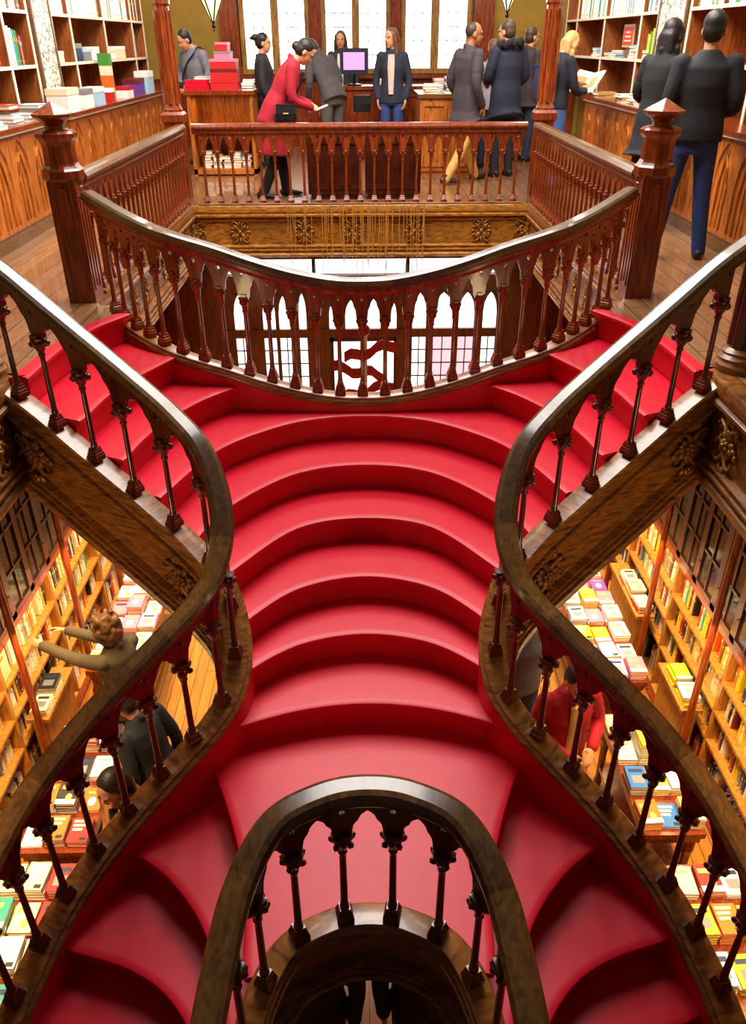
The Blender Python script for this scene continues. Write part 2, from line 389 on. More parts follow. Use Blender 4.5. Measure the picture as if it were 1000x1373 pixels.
CAP = [(-.022, 0), (-.010, -.006), (-.010, -.020), (.004, -.028), (.010, -.036), (.010, -.058), (-.004, -.064), (-.004, -.085), (-.128, -.085), (-.142, -.080), (-.142, -.012), (-.132, 0)]
FASCIA = [(-.06, -.084), (-.06, -.60), (-.160, -.60), (-.182, -.590), (-.186, -.570), (-.176, -.552), (-.148, -.545), (-.148, -.532), (-.166, -.526), (-.166, -.508), (-.142, -.502), (-.142, -.490), (-.154, -.484), (-.154, -.470),
          (-.118, -.458), (-.108, -.455), (-.108, -.185), (-.118, -.182), (-.134, -.174), (-.134, -.158), (-.122, -.152), (-.122, -.140), (-.160, -.128), (-.160, -.108), (-.138, -.100), (-.135, -.084)]
def scaled(prof, k): return [(a*k, b) for a, b in prof]
def ornament_mesh(kind=0):
    mb = MB(); rnd = random.Random(kind+3)
    if kind == 0:      # corner cartouche with leaves and a mask of petals
        for k in range(9):
            a = 2*PI*k/9; mb.ball((.062*math.cos(a), .008, .062*math.sin(a)), (.030, .018, .022), M=Matrix.Rotation(-a, 3, 'Y'))
        for k in range(6):
            a = 2*PI*k/6+.3; mb.ball((.028*math.cos(a), .022, .028*math.sin(a)), (.018, .016, .014))
        mb.ball((0, .03, 0), (.017, .02, .017))
        for s in (-1, 1):
            mb.tube([(0, .01, .05), (s*.05, .016, .10), (s*.10, .016, .115), (s*.125, .016, .09), (s*.105, .016, .07), (s*.09, .014, .085)], [.016, .015, .013, .011, .009, .006], 6)
            mb.tube([(0, .01, -.05), (s*.05, .016, -.11), (s*.09, .016, -.12), (s*.11, .016, -.095), (s*.09, .014, -.08)], [.016, .014, .012, .009, .006], 6)
            for k in range(3): mb.ball((s*(.07+.03*k), .012, .03-.028*k), (.022, .014, .013), M=Matrix.Rotation(s*.6*k, 3, 'Y'))
            mb.ball((s*.035, .016, .145), (.02, .014, .03), M=Matrix.Rotation(s*.5, 3, 'Y'))
            mb.ball((s*.03, .016, -.15), (.018, .014, .028), M=Matrix.Rotation(-s*.5, 3, 'Y'))
        mb.ball((0, .02, .155), (.02, .016, .034)); mb.ball((0, .02, -.16), (.018, .016, .03))
    else:              # four leaf strap ornament
        for sx in (-1, 1):
            for sz in (-1, 1):
                a = math.atan2(sz, sx)
                mb.ball((sx*.045, .008, sz*.05), (.048, .016, .02), M=Matrix.Rotation(-a, 3, 'Y'))
                mb.tube([(sx*.02, .006, sz*.03), (sx*.035, .012, sz*.10), (sx*.075, .012, sz*.125), (sx*.10, .012, sz*.10), (sx*.08, .012, sz*.085)], [.014, .013, .011, .009, .006], 6)
                mb.ball((sx*.09, .01, sz*.045), (.022, .014, .014), M=Matrix.Rotation(-a*.7, 3, 'Y'))
        for s in (-1, 1):
            mb.ball((0, .012, s*.1), (.016, .014, .036)); mb.ball((s*.10, .01, 0), (.03, .013, .015))
        mb.ball((0, .018, 0), (.024, .02, .024))
    return mb.mesh('carved_ornament', [gilt], True, 60)
ORN = [ornament_mesh(0), ornament_mesh(1)]
ORN_DARK = [o.copy() for o in ORN]
for o in ORN_DARK: o.materials[0] = gilt_dark
def put_ornament(mesh, p, nvec, parent, s=1.0, roll=0, poff=V((0,0,0))):
    """ornament lying on a vertical face; nvec = outward horizontal direction of the face"""
    o = link('carved_ornament', mesh, parent)
    y = V(nvec).normalized(); z = V((0, 0, 1)); x = y.cross(z)
    m = Matrix((x, y, z)).transposed() @ Matrix.Rotation(roll, 3, 'Y')
    o.matrix_local = Matrix.Translation(V(p)+poff) @ m.to_4x4() @ Matrix.Diagonal((s, s, s, 1))
    return o

# ------------------------------------------------------------------ balustrades
def baluster_mesh(hs, wd):
    mb = MB(); k = hs
    prof = [(.0245, .075*k), (.019, .085*k), (.021, .095*k), (.0165, .105*k), (.0155, .28*k), (.0145, .40*k), (.0150, .42*k), (.0205, .427*k), (.0205, .435*k), (.0150, .445*k)]
    mb.lathe(prof, 8, rot=PI/8)
    return mb.mesh('baluster', [wd], True, 50)
def plinth_mesh(hs, wd):
    mb = MB(); k = hs
    def sq(a, z): return [(-a, -a, z), (a, -a, z), (a, a, z), (-a, a, z)]
    mb.loft([sq(.036, .002), sq(.036, .028*k), sq(.032, .034*k), (sq(.032, .044*k)), sq(.027, .05*k), sq(.027, .062*k), sq(.023, .068*k), sq(.023, .078*k)])
    return mb.mesh('plinth', [wd])
def capital_mesh(hs, big, wd):
    mb = MB(); k = hs; w = 1.0 if big else .7
    mb.lathe([(.016, .435*k), (.02, .45*k), (.03*w, .47*k), (.038*w, .495*k), (.046*w, .515*k), (.046*w, .527*k), (.038*w, .533*k)], 8, rot=PI/8)
    for a in range(8):
        t = a*PI/4
        r = .040*w; mb.ball((r*math.cos(t), r*math.sin(t), (.49 if a % 2 else .51)*k), (.016*w, .013*w, .020), n=6, m=4, M=Matrix.Rotation(t, 3, 'Z') @ Matrix.Rotation(.5, 3, 'Y'))
    mb.box((0, 0, .539*k), (.075*w, .05*w, .016))
    return mb.mesh('capital', [wd], True, 45)
BAL = {}
def bal_meshes(hs, big):
    key = (round(hs, 3), big)
    if key not in BAL: wd = bal_wood if big else rail_wood; BAL[key] = (baluster_mesh(hs, wd), plinth_mesh(hs, wd), capital_mesh(hs, big, wd))
    return BAL[key]
RAIL_TOP = [(-.040, .0), (.040, .0), (.058, .012), (.060, .030), (.050, .056), (.030, .066), (-.030, .066), (-.050, .056), (-.060, .030), (-.058, .012)]
RAIL_LOW = [(-.026, -.045), (.026, -.045), (.030, -.028), (.040, -.02), (.040, .001), (-.040, .001), (-.040, -.02), (-.030, -.028)]
def frieze(mb, path, cents, hs, vt, t=.015):
    cols = []
    spring, rise_ = .53*hs, .138*hs
    pv, ph, pw = .668*hs, .018*hs, .015
    for i, c in enumerate(cents):
        for u, hole in ((-.036, 0), (-pw, 0), (-pw*.4, .7), (0, 1), (pw*.4, .7), (pw, 0), (.036, 0)):
            h = ph*hole
            cols.append((c+u, .525*hs, pv-h*.9, pv+h*.8 if hole else pv))
        if i+1 < len(cents):
            a, b = c+.036, cents[i+1]-.036; n = 14; half = (b-a)/2
            for k in range(1, n):
                x = a+(b-a)*k/n; d = abs(x-(a+b)/2)/half
                y = math.sqrt(max(0, 4-(1+d)**2))/math.sqrt(3)
                v = spring+rise_*y-.016*hs*math.exp(-((d-.62)/.10)**2)
                m = max(pv, v+.012)
                cols.append((x, v, m, m))
    rows = []
    for s, v0, v1, v2 in cols:
        p, n = path.at(s)
        z = V((0, 0, 1))
        rows.append(([p+n*t+z*v0, p+n*t+z*v1, p-n*t+z*v1, p-n*t+z*v0], [p+n*t+z*v2, p+n*t+z*vt, p-n*t+z*vt, p-n*t+z*v2]))
    mb.loft([r[0] for r in rows]); mb.loft([r[1] for r in rows])
def balustrade(label, P, H, n_bal, m0, m1, group=None, rail_mat=None, ext=(0, 0), big=True, base=None, name='balustrade', flip=False):
    """P: 3-D centre line along the top of what the balusters stand on"""
    path = Path(P); hs = H/.80
    o0 = P[len(P)//2].copy()
    root = thing(name, label, 'balustrade', o0, 0, group); off = -o0
    vt = H-.066-.045
    mb = MB(); Q = [p+off+V((0, 0, H-.066)) for p in P]; sweep(mb, Q, RAIL_TOP)
    if not rail_mat and base is None:       # lengths of slightly different oak, joined end to end
        nP = len(RAIL_TOP)
        for i in range(len(Q)-1):
            if (int(i/len(Q)*(7 if len(Q) > 100 else 5)) % 2) == 0:
                for j in range(nP): mb.m[i*nP+j] = 1
    mb.build('handrail', [rail_mat or top_wood, mid_wood], root, True, 18)
    mb = MB(); sweep(mb, [p+off+V((0, 0, H-.066)) for p in P], RAIL_LOW); mb.build('rail_moulding', bal_wood if big else rail_wood, root, True, 40)
    cents = [m0+(path.len-m0-m1)*i/(n_bal-1) for i in range(n_bal)] if isinstance(n_bal, int) else [c for c in n_bal if c < path.len-.08]
    if flip: cents = [path.len-c for c in reversed(cents)]
    mb = MB(); frieze(mb, path, cents, hs, vt+.01); mb.v = [tuple(V(v)+off) for v in mb.v]; mb.build('arcade', bal_wood if big else rail_wood, root)
    if base:
        mb = MB(); sweep(mb, [p+off for p in P], base); mb.build('base_rail', cap_wood, root, True, 40)
    b, p_, c_ = bal_meshes(hs, big)
    for s in cents:
        q, n = path.at(s); rz = math.atan2(n.y, n.x)
        o = link('baluster', b, root, q+off, rz); link('plinth', p_, o); link('capital', c_, o)
    return root

def newel(label, loc, group=None, z0=-.02):
    r = thing('newel_post', label, 'newel post', loc, 0, group)
    mb = MB(); w = .1
    def sq(a, z): return [(-a, -a, z), (a, -a, z), (a, a, z), (-a, a, z)]
    mb.loft([sq(w, z0), sq(w, .85)])
    for rz in range(4):
        M = Matrix.Rotation(rz*PI/2, 3, 'Z')
        mb.box(M @ V((.1, 0, .42)), (.012, .012, .62), M=M); 
        for s in (-1, 1): mb.box(M @ V((.1, s*.06, .42)), (.014, .014, .66), M=M)
        mb.lathe([(.0, 0), (.045, 0), (.05, .006), (.02, .012)], 8, M @ V((.09, 0, .80)), sx=.5)
    mb.build('shaft', rail_wood, r)
    mb = MB(); mb.lathe([(.10, .845), (.135, .85), (.142, .865), (.142, .915), (.128, .93), (.118, .945), (.112, .96), (.108, 1.07), (.118, 1.10), (.14, 1.125), (.142, 1.15), (.12, 1.165), (.09, 1.175)], 8, rot=PI/8)
    mb.build('collar', rail_wood, r)
    mb = MB(); mb.lathe([(.07, 1.17), (.066, 1.195), (.085, 1.22), (.135, 1.25), (.142, 1.268), (.125, 1.275), (.0, 1.345)], 8, rot=PI/8)
    mb.build('finial', rail_wood, r)
    return r

st, st_part = build_staircase()
S_L = catmull(S_KEYS, 8); S_R = mirror(S_L); F_P = catmull(F_KEYS, 8); R_P = catmull(R_KEYS, 8)
RED = [(-.0, -.07), (.001, -.62), (-.08, -.62), (-.08, -.07)]
for P, prof, k, fasc, red in ((S_L, CAP, 1, FASCIA, True), (S_R, CAP, 1, FASCIA, True), (F_P, CAP, .8, [(-.07, -.07), (-.07, -.5), (-.115, -.5), (-.115, -.07)], True), (R_P, CAP, .85, [(a*.82, b*.62) for a, b in FASCIA], True)):
    mb = MB(); sweep(mb, P, scaled(prof, k)); sb = st_part('string_board', mb, cap_wood)
    mb = MB(); sweep(mb, P, fasc); fb = st_part('string_fascia', mb, cap_wood, sb)
    mb = MB(); sweep(mb, P, RED if P is not R_P else [(a, max(b, -.42)) for a, b in RED]); st_part('carpeted_side', mb, carpet)
    if P is S_L or P is S_R:
        pp = Path(P); sgn = 1 if P is S_L else -1
        ends = [.22, 1.22] if sgn > 0 else [pp.len-.22, pp.len-1.22]
        for i, s in enumerate(ends):
            q, n = pp.at(s); q2, _ = pp.at(s+.02); slope = (q2.z-q.z)/.02
            put_ornament(ORN[0] if i == 0 else ORN_DARK[0], q-n*.116+V((0, 0, -.31)), -n, fb, 1.0 if i == 0 else .95, roll=0, poff=V((0, -4.0, 1.5)))
S_SP = [.16+.255*k for k in range(6)]+[.16+.255*5+.205*k for k in range(1, 30)]
bal_S_L = balustrade('oak topped balustrade winding down the stair beside the shelf with the reaching woman', offset(S_L, -.075), .80, S_SP, .16, .1)
bal_S_R = balustrade('oak topped balustrade winding down the stair beside the person in the red jacket', offset(S_R, -.075), .80, S_SP, .1, .16, flip=True)
bal_F = balustrade('sagging curved balustrade strung between the two faceted newel posts', offset(F_P, -.065), .81, 27, .14, .14, big=False)
bal_R = balustrade('small horseshoe balustrade around the stairwell opening at the lower landing', offset(R_P, -.068), .83, 18, .05, .05)

# ------------------------------------------------------------------ gallery floor, fascias, void rails
GZ = -4.3
mb = MB(); T = -.12
for s in (1, -1):
    for x, y0, y1 in ((2.163, -1.6, 4.46), (2.105, 4.46, 16.2)):
        a_, b_ = sorted((s*x, s*4.0)); mb.bb(a_, b_, y0, y1, T, 0)
mb.bb(-2.105, 2.105, 10.142, 16.2, T, 0); mb.bb(-2.163, 2.163, -1.6, .2, T, 0)
for s in (1, -1):
    poly = [(-2.105, 4.46), (-2.0, 4.42)]+[(x-.06, y) for x, y in Zn[1:-1]]+[(-1.75, 5.58), (-2.0, 5.97), (-2.105, 6.0)]
    mb.prism([(s*x, y) for x, y in poly], -T, lambda u, v, w: V((u, v, T+w)))
struct(mb.build('floor_upper', [upper_planks]))
mb = MB(); mb.bb(-4.0, -2.2, -1.6, 16.2, -.66, -.62); mb.bb(2.2, 4.0, -1.6, 16.2, -.66, -.62); mb.bb(-2.2, 2.2, 10.3, 16.2, -.66, -.62); mb.bb(-2.2, 2.2, -1.6, .1, -.66, -.62)
struct(mb.build('ceiling_lower', [case_wood]))
def edge_trim(name, A, B, orn, mat, dark=False, sc=1.0):
    A, B = V(A), V(B); P = [A.lerp(B, i/4) for i in range(5)]
    mb = MB(); sweep(mb, P, CAP); sweep(mb, P, FASCIA)
    o = struct(mb.build(name, [mat], None, True, 40))
    n = plan_normals(P)[0]
    for t, k in orn: put_ornament(ORN[k], A.lerp(B, t)-n*.114+V((0, 0, -.305)), -n, o, sc)
    return o
edge_trim('trim_1', (-2.19, .0, 0), (-2.19, 4.48, 0), [(.90, 0), (.6, 1), (.3, 1)], cap_wood)
edge_trim('trim_2', (2.19, 4.48, 0), (2.19, .0, 0), [(.10, 0), (.4, 1), (.7, 1)], cap_wood)
edge_trim('trim_3', (-2.13, 6.0, 0), (-2.13, 10.16, 0), [(i/10+.05, 1) for i in range(10)], cap_wood, sc=.85)
edge_trim('trim_4', (2.13, 10.16, 0), (2.13, 6.0, 0), [(i/10+.05, 1) for i in range(10)], cap_wood, sc=.85)
edge_trim('trim_5', (-2.1, 10.16, 0), (2.1, 10.16, 0), [(t, 1) for t in (.15, .335, .475, .655, .85)]+[(.02, 0), (.98, 0)], gold_wood)
BASE = [(-.05, 0), (.05, 0), (.055, -.008), (.055, -.02), (-.055, -.02), (-.055, -.008)]
def line(a, b, n=12): return [V(a).lerp(V(b), i/(n-1)) for i in range(n)]
balustrade('straight gallery balustrade running toward the gentleman in the grey jacket', line((-2.04, 6.2, .025), (-2.04, 10.0, .025)), .86, 24, .1, .1, big=False, base=BASE)
balustrade('straight gallery balustrade running toward the woman reading at the shelves', line((2.04, 10.0, .025), (2.04, 6.2, .025)), .86, 24, .1, .1, big=False, base=BASE)
balustrade('cross balustrade in front of the red display chests across the void', line((-1.93, 10.08, .025), (1.93, 10.08, .025)), .86, 23, .1, .1, big=False, base=BASE, rail_mat=rail_wood)
newel('faceted newel post with pyramid finial below the white bookcase and red book', (-2.09, 6.04, 0))
newel('faceted newel post with pyramid finial in front of the person in the black sweater', (2.09, 6.04, 0))
def corner_post(label, loc):
    r = thing('gallery_post', label, 'post', loc)
    mb = MB()
    for a in range(4): mb.lathe([(.05, .0), (.05, .9)], 10, (.055*math.cos(a*PI/2+PI/4), .055*math.sin(a*PI/2+PI/4), 0))
    mb.lathe([(.07, 0), (.07, .9)], 8)
    mb.build('shaft', dark_wood, r, True)
    mb = MB(); mb.lathe([(.15, -.02), (.15, .04), (.135, .06), (.14, .08), (.12, .10), (.125, .115), (.10, .14)], 16); mb.build('base_moulding', cap_wood, r, True)
    mb = MB(); mb.lathe([(.10, .62), (.13, .65), (.13, .68), (.11, .70), (.11, .88), (.14, .90), (.14, .94), (.0, .98)], 12); mb.build('capital', dark_wood, r, True)
    return r
corner_post('clustered post at the gallery corner over the glazed cabinet and reaching woman', (-2.24, 4.45, 0))
corner_post('clustered post at the gallery corner over the table with the blue book', (2.24, 4.45, 0))
def column(label, x, y):
    r = thing('column', label, 'column', (x, y, 0))
    struct(r)
    mb = MB()
    def sq(a, z): return [(-a, -a, z), (a, -a, z), (a, a, z), (-a, a, z)]
    mb.loft([sq(.10, -.02), sq(.10, .88), sq(.125, .90), sq(.125, .97), sq(.105, 1.0)])
    for rz in range(4):
        M = Matrix.Rotation(rz*PI/2, 3, 'Z')
        for s in (-1, 1): mb.box(M @ V((.1, s*.06, .42)), (.014, .014, .7), M=M)
    mb.build('pedestal', rail_wood, r)
    mb = MB(); mb.lathe([(.105, .98), (.11, 1.02), (.09, 1.06), (.083, 1.9), (.083, 2.02), (.10, 2.04), (.10, 2.09), (.13, 2.13), (.13, 2.6), (.10, 2.62), (.095, 4.6)], 8, rot=PI/8)
    for a in range(8):
        t = a*PI/4; mb.tube([(.088*math.cos(t), .088*math.sin(t), 1.08), (.085*math.cos(t), .085*math.sin(t), 1.98)], .016, 6)
    mb.build('shaft', rail_wood, r, True, 30)
column('reeded wooden column at the void corner by the person in the grey jacket', -2.14, 10.2)
column('reeded wooden column at the void corner by the blonde reader', 2.14, 10.2)
# ------------------------------------------------------------------ room shell
def wallbox(name, mat, *bx):
    mb = MB()
    for b in bx: mb.bb(*b)
    return struct(mb.build(name, [mat]))
wallbox('floor', ground_planks, (-4.2, 4.2, -1.6, 16.4, GZ-.1, GZ))
wallbox('wall_left', olive_wall, (-4.2, -4.0, -1.6, 16.4, GZ, 4.8))
wallbox('wall_right', olive_wall, (4.0, 4.2, -1.6, 16.4, GZ, 4.8))
LIGHTS = [(-1.98, -1.52), (-1.39, -.94), (-.57, -.12), (.01, .47), (.82, 1.26), (1.40, 1.88)]
PAIRS = [(-2.06, -.86), (-.65, .55), (.74, 1.96)]
zs, zt = 1.27, 4.4
bx = [(-4.0, -2.06, 16.2, 16.4, GZ, 4.8), (1.96, 4.0, 16.2, 16.4, GZ, 4.8), (-2.06, 1.96, 16.2, 16.4, GZ, zs-.05), (-2.06, 1.96, 16.2, 16.4, zt, 4.8)]
bx += [(PAIRS[i][1], PAIRS[i+1][0], 16.2, 16.4, zs-.05, zt) for i in range(2)]
wallbox('wall_far', olive_wall, *bx)
for i, (a, b) in enumerate(PAIRS):
    mb = MB(); z0, z1 = zs-.05, zt
    ls = LIGHTS[2*i:2*i+2]
    edges = [a, ls[0][0], ls[0][1], ls[1][0], ls[1][1], b]
    for k in (0, 2, 4): mb.bb(edges[k], edges[k+1], 16.12, 16.3, z0, z1)
    mb.bb(a, b, 16.08, 16.3, z0-.03, z0+.05); mb.bb(a, b, 16.12, 16.3, z1-.1, z1)
    w_ = struct(mb.build('window_%d' % (i+1), [mullion_wood]))
    for x0, x1 in ls:
        mb = MB(); mb.bb(x0-.01, x1+.01, 16.235, 16.245, z0+.04, z1-.09); mb.build('glass_pane', [window_light], w_)
        mb = MB()
        for k in range(1, 3): mb.bb(x0+(x1-x0)*k/3-.007, x0+(x1-x0)*k/3+.007, 16.222, 16.236, z0+.05, z1-.1)
        for k in range(1, 15): mb.bb(x0, x1, 16.222, 16.236, z0+.05+k*.21-.007, z0+.05+k*.21+.007)
        for k in range(1, 15, 2): mb.lathe([(.0, 0), (.035, 0), (.035, .01), (0, .01)], 8, ((x0+x1)/2, 16.22, z0+.05+k*.21))
        mb.build('lead_grid', [lead], w_)
mb = MB()
mb.bb(-3.9, 3.9, 16.13, 16.2, 0, 1.12); mb.bb(-2.5, 2.4, 16.02, 16.2, 1.12, 1.18)
for k in range(18): mb.bb(-3.8+k*.43, -3.46+k*.43, 16.11, 16.14, .12, 1.02)
struct(mb.build('trim_6', [rail_wood]))
mb = MB()
for x0, x1 in ((-2.40, -2.08), (1.99, 2.34), (-.86, -.65), (.55, .74)): mb.bb(x0, x1, 16.05, 16.2, 1.18, 4.8); mb.bb(x0-.02, x1+.02, 16.0, 16.2, 1.18, 1.30)
struct(mb.build('trim_7', [rail_wood]))

# ------------------------------------------------------------------ bookcases of the gallery
def book_mesh(col, flat=False):
    """unit book standing on z = 0; spine faces -y; x thickness, y depth, z height"""
    mb = MB(); c = .08
    rings = []
    for z in (0, 1):
        rings.append([(-.5, .5, z), (-.5, -.42, z), (-.36, -.485, z), (0, -.5, z), (.36, -.485, z), (.5, -.42, z), (.5, .5, z), (.5-c, .5, z), (.5-c, -.36, z), (-.5+c, -.36, z), (-.5+c, .5, z)])
    mb.loft(rings, 0)
    mb.bb(-.5+c, .5-c, -.36, .46, .02, .975, 1)
    mb.bb(-.20, .20, -.512, -.485, .66, .78, 2); mb.bb(-.26, .26, -.508, -.485, .10, .13, 2)
    return mb.mesh('book', [BOOK_MAT[col], paper, BOOK_MAT['tan' if col in ('red', 'dark red', 'black', 'navy', 'blue', 'green', 'brown', 'purple', 'teal') else ('tan' if col in ('cream', 'yellow', 'white', 'lime') else 'cream')]])
def flat_book_mesh(col, art):
    """unit book lying flat, cover up: x width, y height (toward +y is top), z thickness"""
    mb = MB()
    mb.bb(-.5, .5, -.5, .5, 0, .1, 0); mb.bb(-.5, .5, -.5, .5, .88, .97, 0); mb.bb(-.5, -.46, -.5, .5, .1, .88, 0); mb.bb(-.46, .48, -.48, .48, .1, .88, 1)
    r = random.Random(art)
    if art % 4 == 0: mb.bb(-.30, .30, -.30, .06, .96, 1.0, 2); mb.bb(-.36, .36, .2, .36, .96, 1.0, 3)
    elif art % 4 == 1: mb.lathe([(.2, .96), (.2, 1.0), (0, 1.0)], 12, (0, -.1, 0), 2); mb.bb(-.32, .32, .26, .34, .96, 1.0, 3)
    elif art % 4 == 2:
        for k in range(3): mb.bb(-.42+.02*k, .30-.1*k, .30-.17*k, .40-.17*k, .96, 1.0, 2)
        mb.bb(.1, .42, -.44, -.3, .96, 1.0, 3)
    else: mb.bb(-.5, .5, -.5, -.30, .96, 1.0, 2); mb.lathe([(.16, .98), (.16, 1.02), (0, 1.02)], 10, (.1, -.2, 0), 3); mb.bb(-.4, .2, .15, .33, .96, 1.0, 3)
    others = [k for k in BOOK_RGB if k != col]
    a, b = (r.choice(('cream', 'white', 'tan', 'grey', 'pale blue')) if col not in ('white', 'cream', 'pale blue') else r.choice(('white', 'cream', 'red', 'grey', 'pink', 'black'))), r.choice(('black', 'red', 'grey', 'navy', 'tan'))
    if b == col: b = 'orange'
    return mb.mesh('book_cover', [BOOK_MAT[col], paper, BOOK_MAT[a], BOOK_MAT[b]])
BM = {k: book_mesh(k) for k in BOOK_RGB}
FM = {(k, a): flat_book_mesh(k, a) for k in BOOK_RGB for a in range(4)}
BOOKS = []        # (projected size, kind, colour, matrix pieces, label, group)
def est(p, dims):
    q = project(p)
    if not q or not (-30 < q[0] < W_PX+30 and -30 < q[1] < H_PX+30): return 0
    return (F_PX/q[2])**2*sorted(dims)[-1]*sorted(dims)[-2]
def stand_book(col, x, y, z, t, d, h, rz, tilt, label, group, keep=True):
    BOOKS.append((est((x, y, z+h/2), (t, d, h)), BM[col], (x, y, z), (t, d, h), rz, tilt, label, group))
def flat_book(col, art, x, y, z, w, l, t, rz, label, group):
    BOOKS.append((est((x, y, z), (w, l, t))*1.5, FM[(col, art)], (x, y, z), (w, l, t), rz, 0, label, group))
def emit_books(limit=300):
    BOOKS.sort(key=lambda b: -b[0])
    rest = MB(); mats = []; mi = {}
    for i, (a, me, loc, dims, rz, tilt, label, group) in enumerate(BOOKS):
        if a <= 0: continue
        M = Matrix.Translation(loc) @ Euler((0, tilt, rz), 'ZYX').to_matrix().to_4x4()
        S = Matrix.Diagonal((*dims, 1))
        if i < limit:
            o = link('book', me); o.matrix_world = Matrix.Translation(loc) @ Matrix.Rotation(rz, 4, 'Z') @ Matrix.Rotation(tilt, 4, 'Y') @ S
            tag(o, label, 'book', group)
        else:
            W = Matrix.Translation(loc) @ Matrix.Rotation(rz, 4, 'Z') @ Matrix.Rotation(tilt, 4, 'Y') @ S
            b = len(rest.v); rest.v += [tuple(W @ v.co) for v in me.vertices]
            for p in me.polygons:
                m = me.materials[p.material_index]
                if m.name not in mi: mi[m.name] = len(mats); mats.append(m)
                rest.f.append([b+k for k in p.vertices]); rest.m.append(mi[m.name])
    if rest.v:
        o = rest.build('shelved_books', mats); tag(o, 'mass of smaller books filling the remaining lower shelves and tables', 'books', kind='stuff')

ORD = ['lowest', 'second', 'third', 'fourth', 'top']
def bookcase(label, s, x_front, depth, y0, y1, divs, levels, z_top, back=None):
    """s = -1 left wall, +1 right wall"""
    r = thing('bookcase', label, 'bookcase', (s*x_front, (y0+y1)/2, 1.0))
    o = V((s*x_front, (y0+y1)/2, 1.0)); xb = s*(depth)
    mb = MB(); mb.bb(xb-.02*s, xb, y0-o.y, y1-o.y, 0, z_top-1.0); mb.build('back_panel', [shelf_wood], r)
    for y in divs:
        mb = MB(); mb.bb(.012*s, xb-.02*s, y-.016-o.y, y+.016-o.y, 0, z_top-1.0); mb.bb(0, .012*s, y-.021-o.y, y+.021-o.y, 0, z_top-1.0, 1); mb.build('upright', [shelf_wood, pale_edge], r)
    for z in levels+[z_top]:
        mb = MB(); mb.bb(.012*s, xb-.02*s, y0-o.y, y1-o.y, z-.028-1.0, z-1.0); mb.bb(-.002*s, .012*s, y0-o.y, y1-o.y, z-.032-1.0, z-1.0+.001, 1); mb.build('shelf', [shelf_wood, pale_edge], r)
    return r
def base_cabinet(label, s, x_front, x_back, y0, y1, zt, npan, end=True):
    r = thing('base_cabinet', label, 'cabinet', (s*x_front, (y0+y1)/2, 0)); oy = (y0+y1)/2
    D = x_back-x_front
    mb = MB(); mb.bb(.02*s, s*D, y0-oy, y1-oy, .10, zt-.05); mb.build('carcass', [case_wood], r)
    mb = MB(); mb.bb(-.01*s, s*D, y0-oy-.01, y1-oy+.01, 0, .10); mb.bb(.005*s, s*D, y0-oy-.005, y1-oy+.005, .10, .13); mb.build('plinth', [top_wood], r)
    mb = MB(); mb.bb(-.05*s, s*D, y0-oy-.03, y1-oy+.03, zt-.035, zt, 0); mb.bb(-.035*s, s*D, y0-oy-.02, y1-oy+.02, zt-.06, zt-.035, 1); mb.build('countertop', [rail_wood, pale_edge], r)
    w = (y1-y0)/npan
    for i in range(npan):
        c = y0-oy+w*(i+.5); hw = w/2
        mb = MB(); pw = hw-.05; z0, z1, zs_ = .17, zt-.10, zt-.42
        arch = [(-pw, z0), (pw, z0), (pw, zs_)]
        for k in range(1, 8):
            d = 1-k/8; arch.append((pw*d, zs_+(z1-zs_)*math.sqrt(max(0, 4-(1+d)**2))/math.sqrt(3)))
        arch.append((0, z1)); arch += [(-a, b) for a, b in reversed(arch[3:-1])]+[(-pw, zs_)]
        # frame around the arched recess
        n = len(arch); outer = [(-hw, .13), (hw, .13), (hw, zs_)]+[(hw, zt-.06) if k == 4 else ((hw*(1-k/8)*1.0 if k > 4 else hw), zt-.06 if k >= 4 else zs_+(zt-.06-zs_)*k/4) for k in range(1, 8)]
        outer.append((0, zt-.06)); outer += [(-a, b) for a, b in reversed(outer[3:-1])]+[(-hw, zs_)]
        F = lambda u, v, ww: V((s*(.02-ww), c+u, v))
        ring0 = [F(u, v, 0) for u, v in outer]; ring1 = [F(u, v, .022) for u, v in outer]; ring2 = [F(u, v, .022) for u, v in arch]; ring3 = [F(u*.93, v-.004, .004) for u, v in arch]
        mb.loft([ring0, ring1, ring2, ring3], 0, caps=False); b = len(mb.v); mb.v += [tuple(p) for p in ring3]; mb.f.append(list(range(b, b+n))); mb.m.append(0)
        mb.bb(s*.008, s*.014, c-.012, c+.012, z0, z1-.06)
        for sg in (-1, 1): mb.tube([F(sg*pw*.5, z0, .01), F(sg*pw*.5, zs_-.05, .01), F(sg*pw*.25, zs_+.12, .01), F(0, zs_+.2, .01)], .012, 6)
        mb.build('arched_panel', [case_wood], r)
    return r
XB = 3.58
bookcase('bookcase by the wall with white spines, next to the wooden column and grey-jacketed man', -1, XB, .38, 10.87, 15.5, [10.88, 11.61, 13.14, 14.73, 15.49], [1.475, 1.985], 2.52)
bookcase('nearer bookcase holding green and teal spines, behind the newel post with red books', -1, XB, .38, 6.6, 10.17, [6.62, 7.5, 8.4, 9.42, 10.16], [1.475, 1.985], 2.52)
bookcase('bookcase of pale spines and a framed red card behind the blonde reader', 1, XB, .38, 11.06, 16.0, [11.07, 11.75, 13.5, 15.2, 15.99], [1.475, 1.985], 2.52)
bookcase('nearer bookcase behind the couple in dark clothes', 1, XB, .38, 6.0, 10.05, [6.02, 7.2, 8.2, 9.2, 10.04], [1.475, 1.985], 2.52)
base_cabinet('arched base cabinet topped with white boxes below the bookcase of white spines', -1, 3.28, 3.96, 9.98, 14.95, 1.0, 10)
base_cabinet('arched base cabinet nearest the stairs on the side of the white boxes', -1, 3.28, 3.96, 4.6, 9.62, 1.0, 10)
base_cabinet('arched base cabinet topped with stacked books beside the blonde reader', 1, 3.28, 3.96, 9.98, 12.85, 1.0, 6)
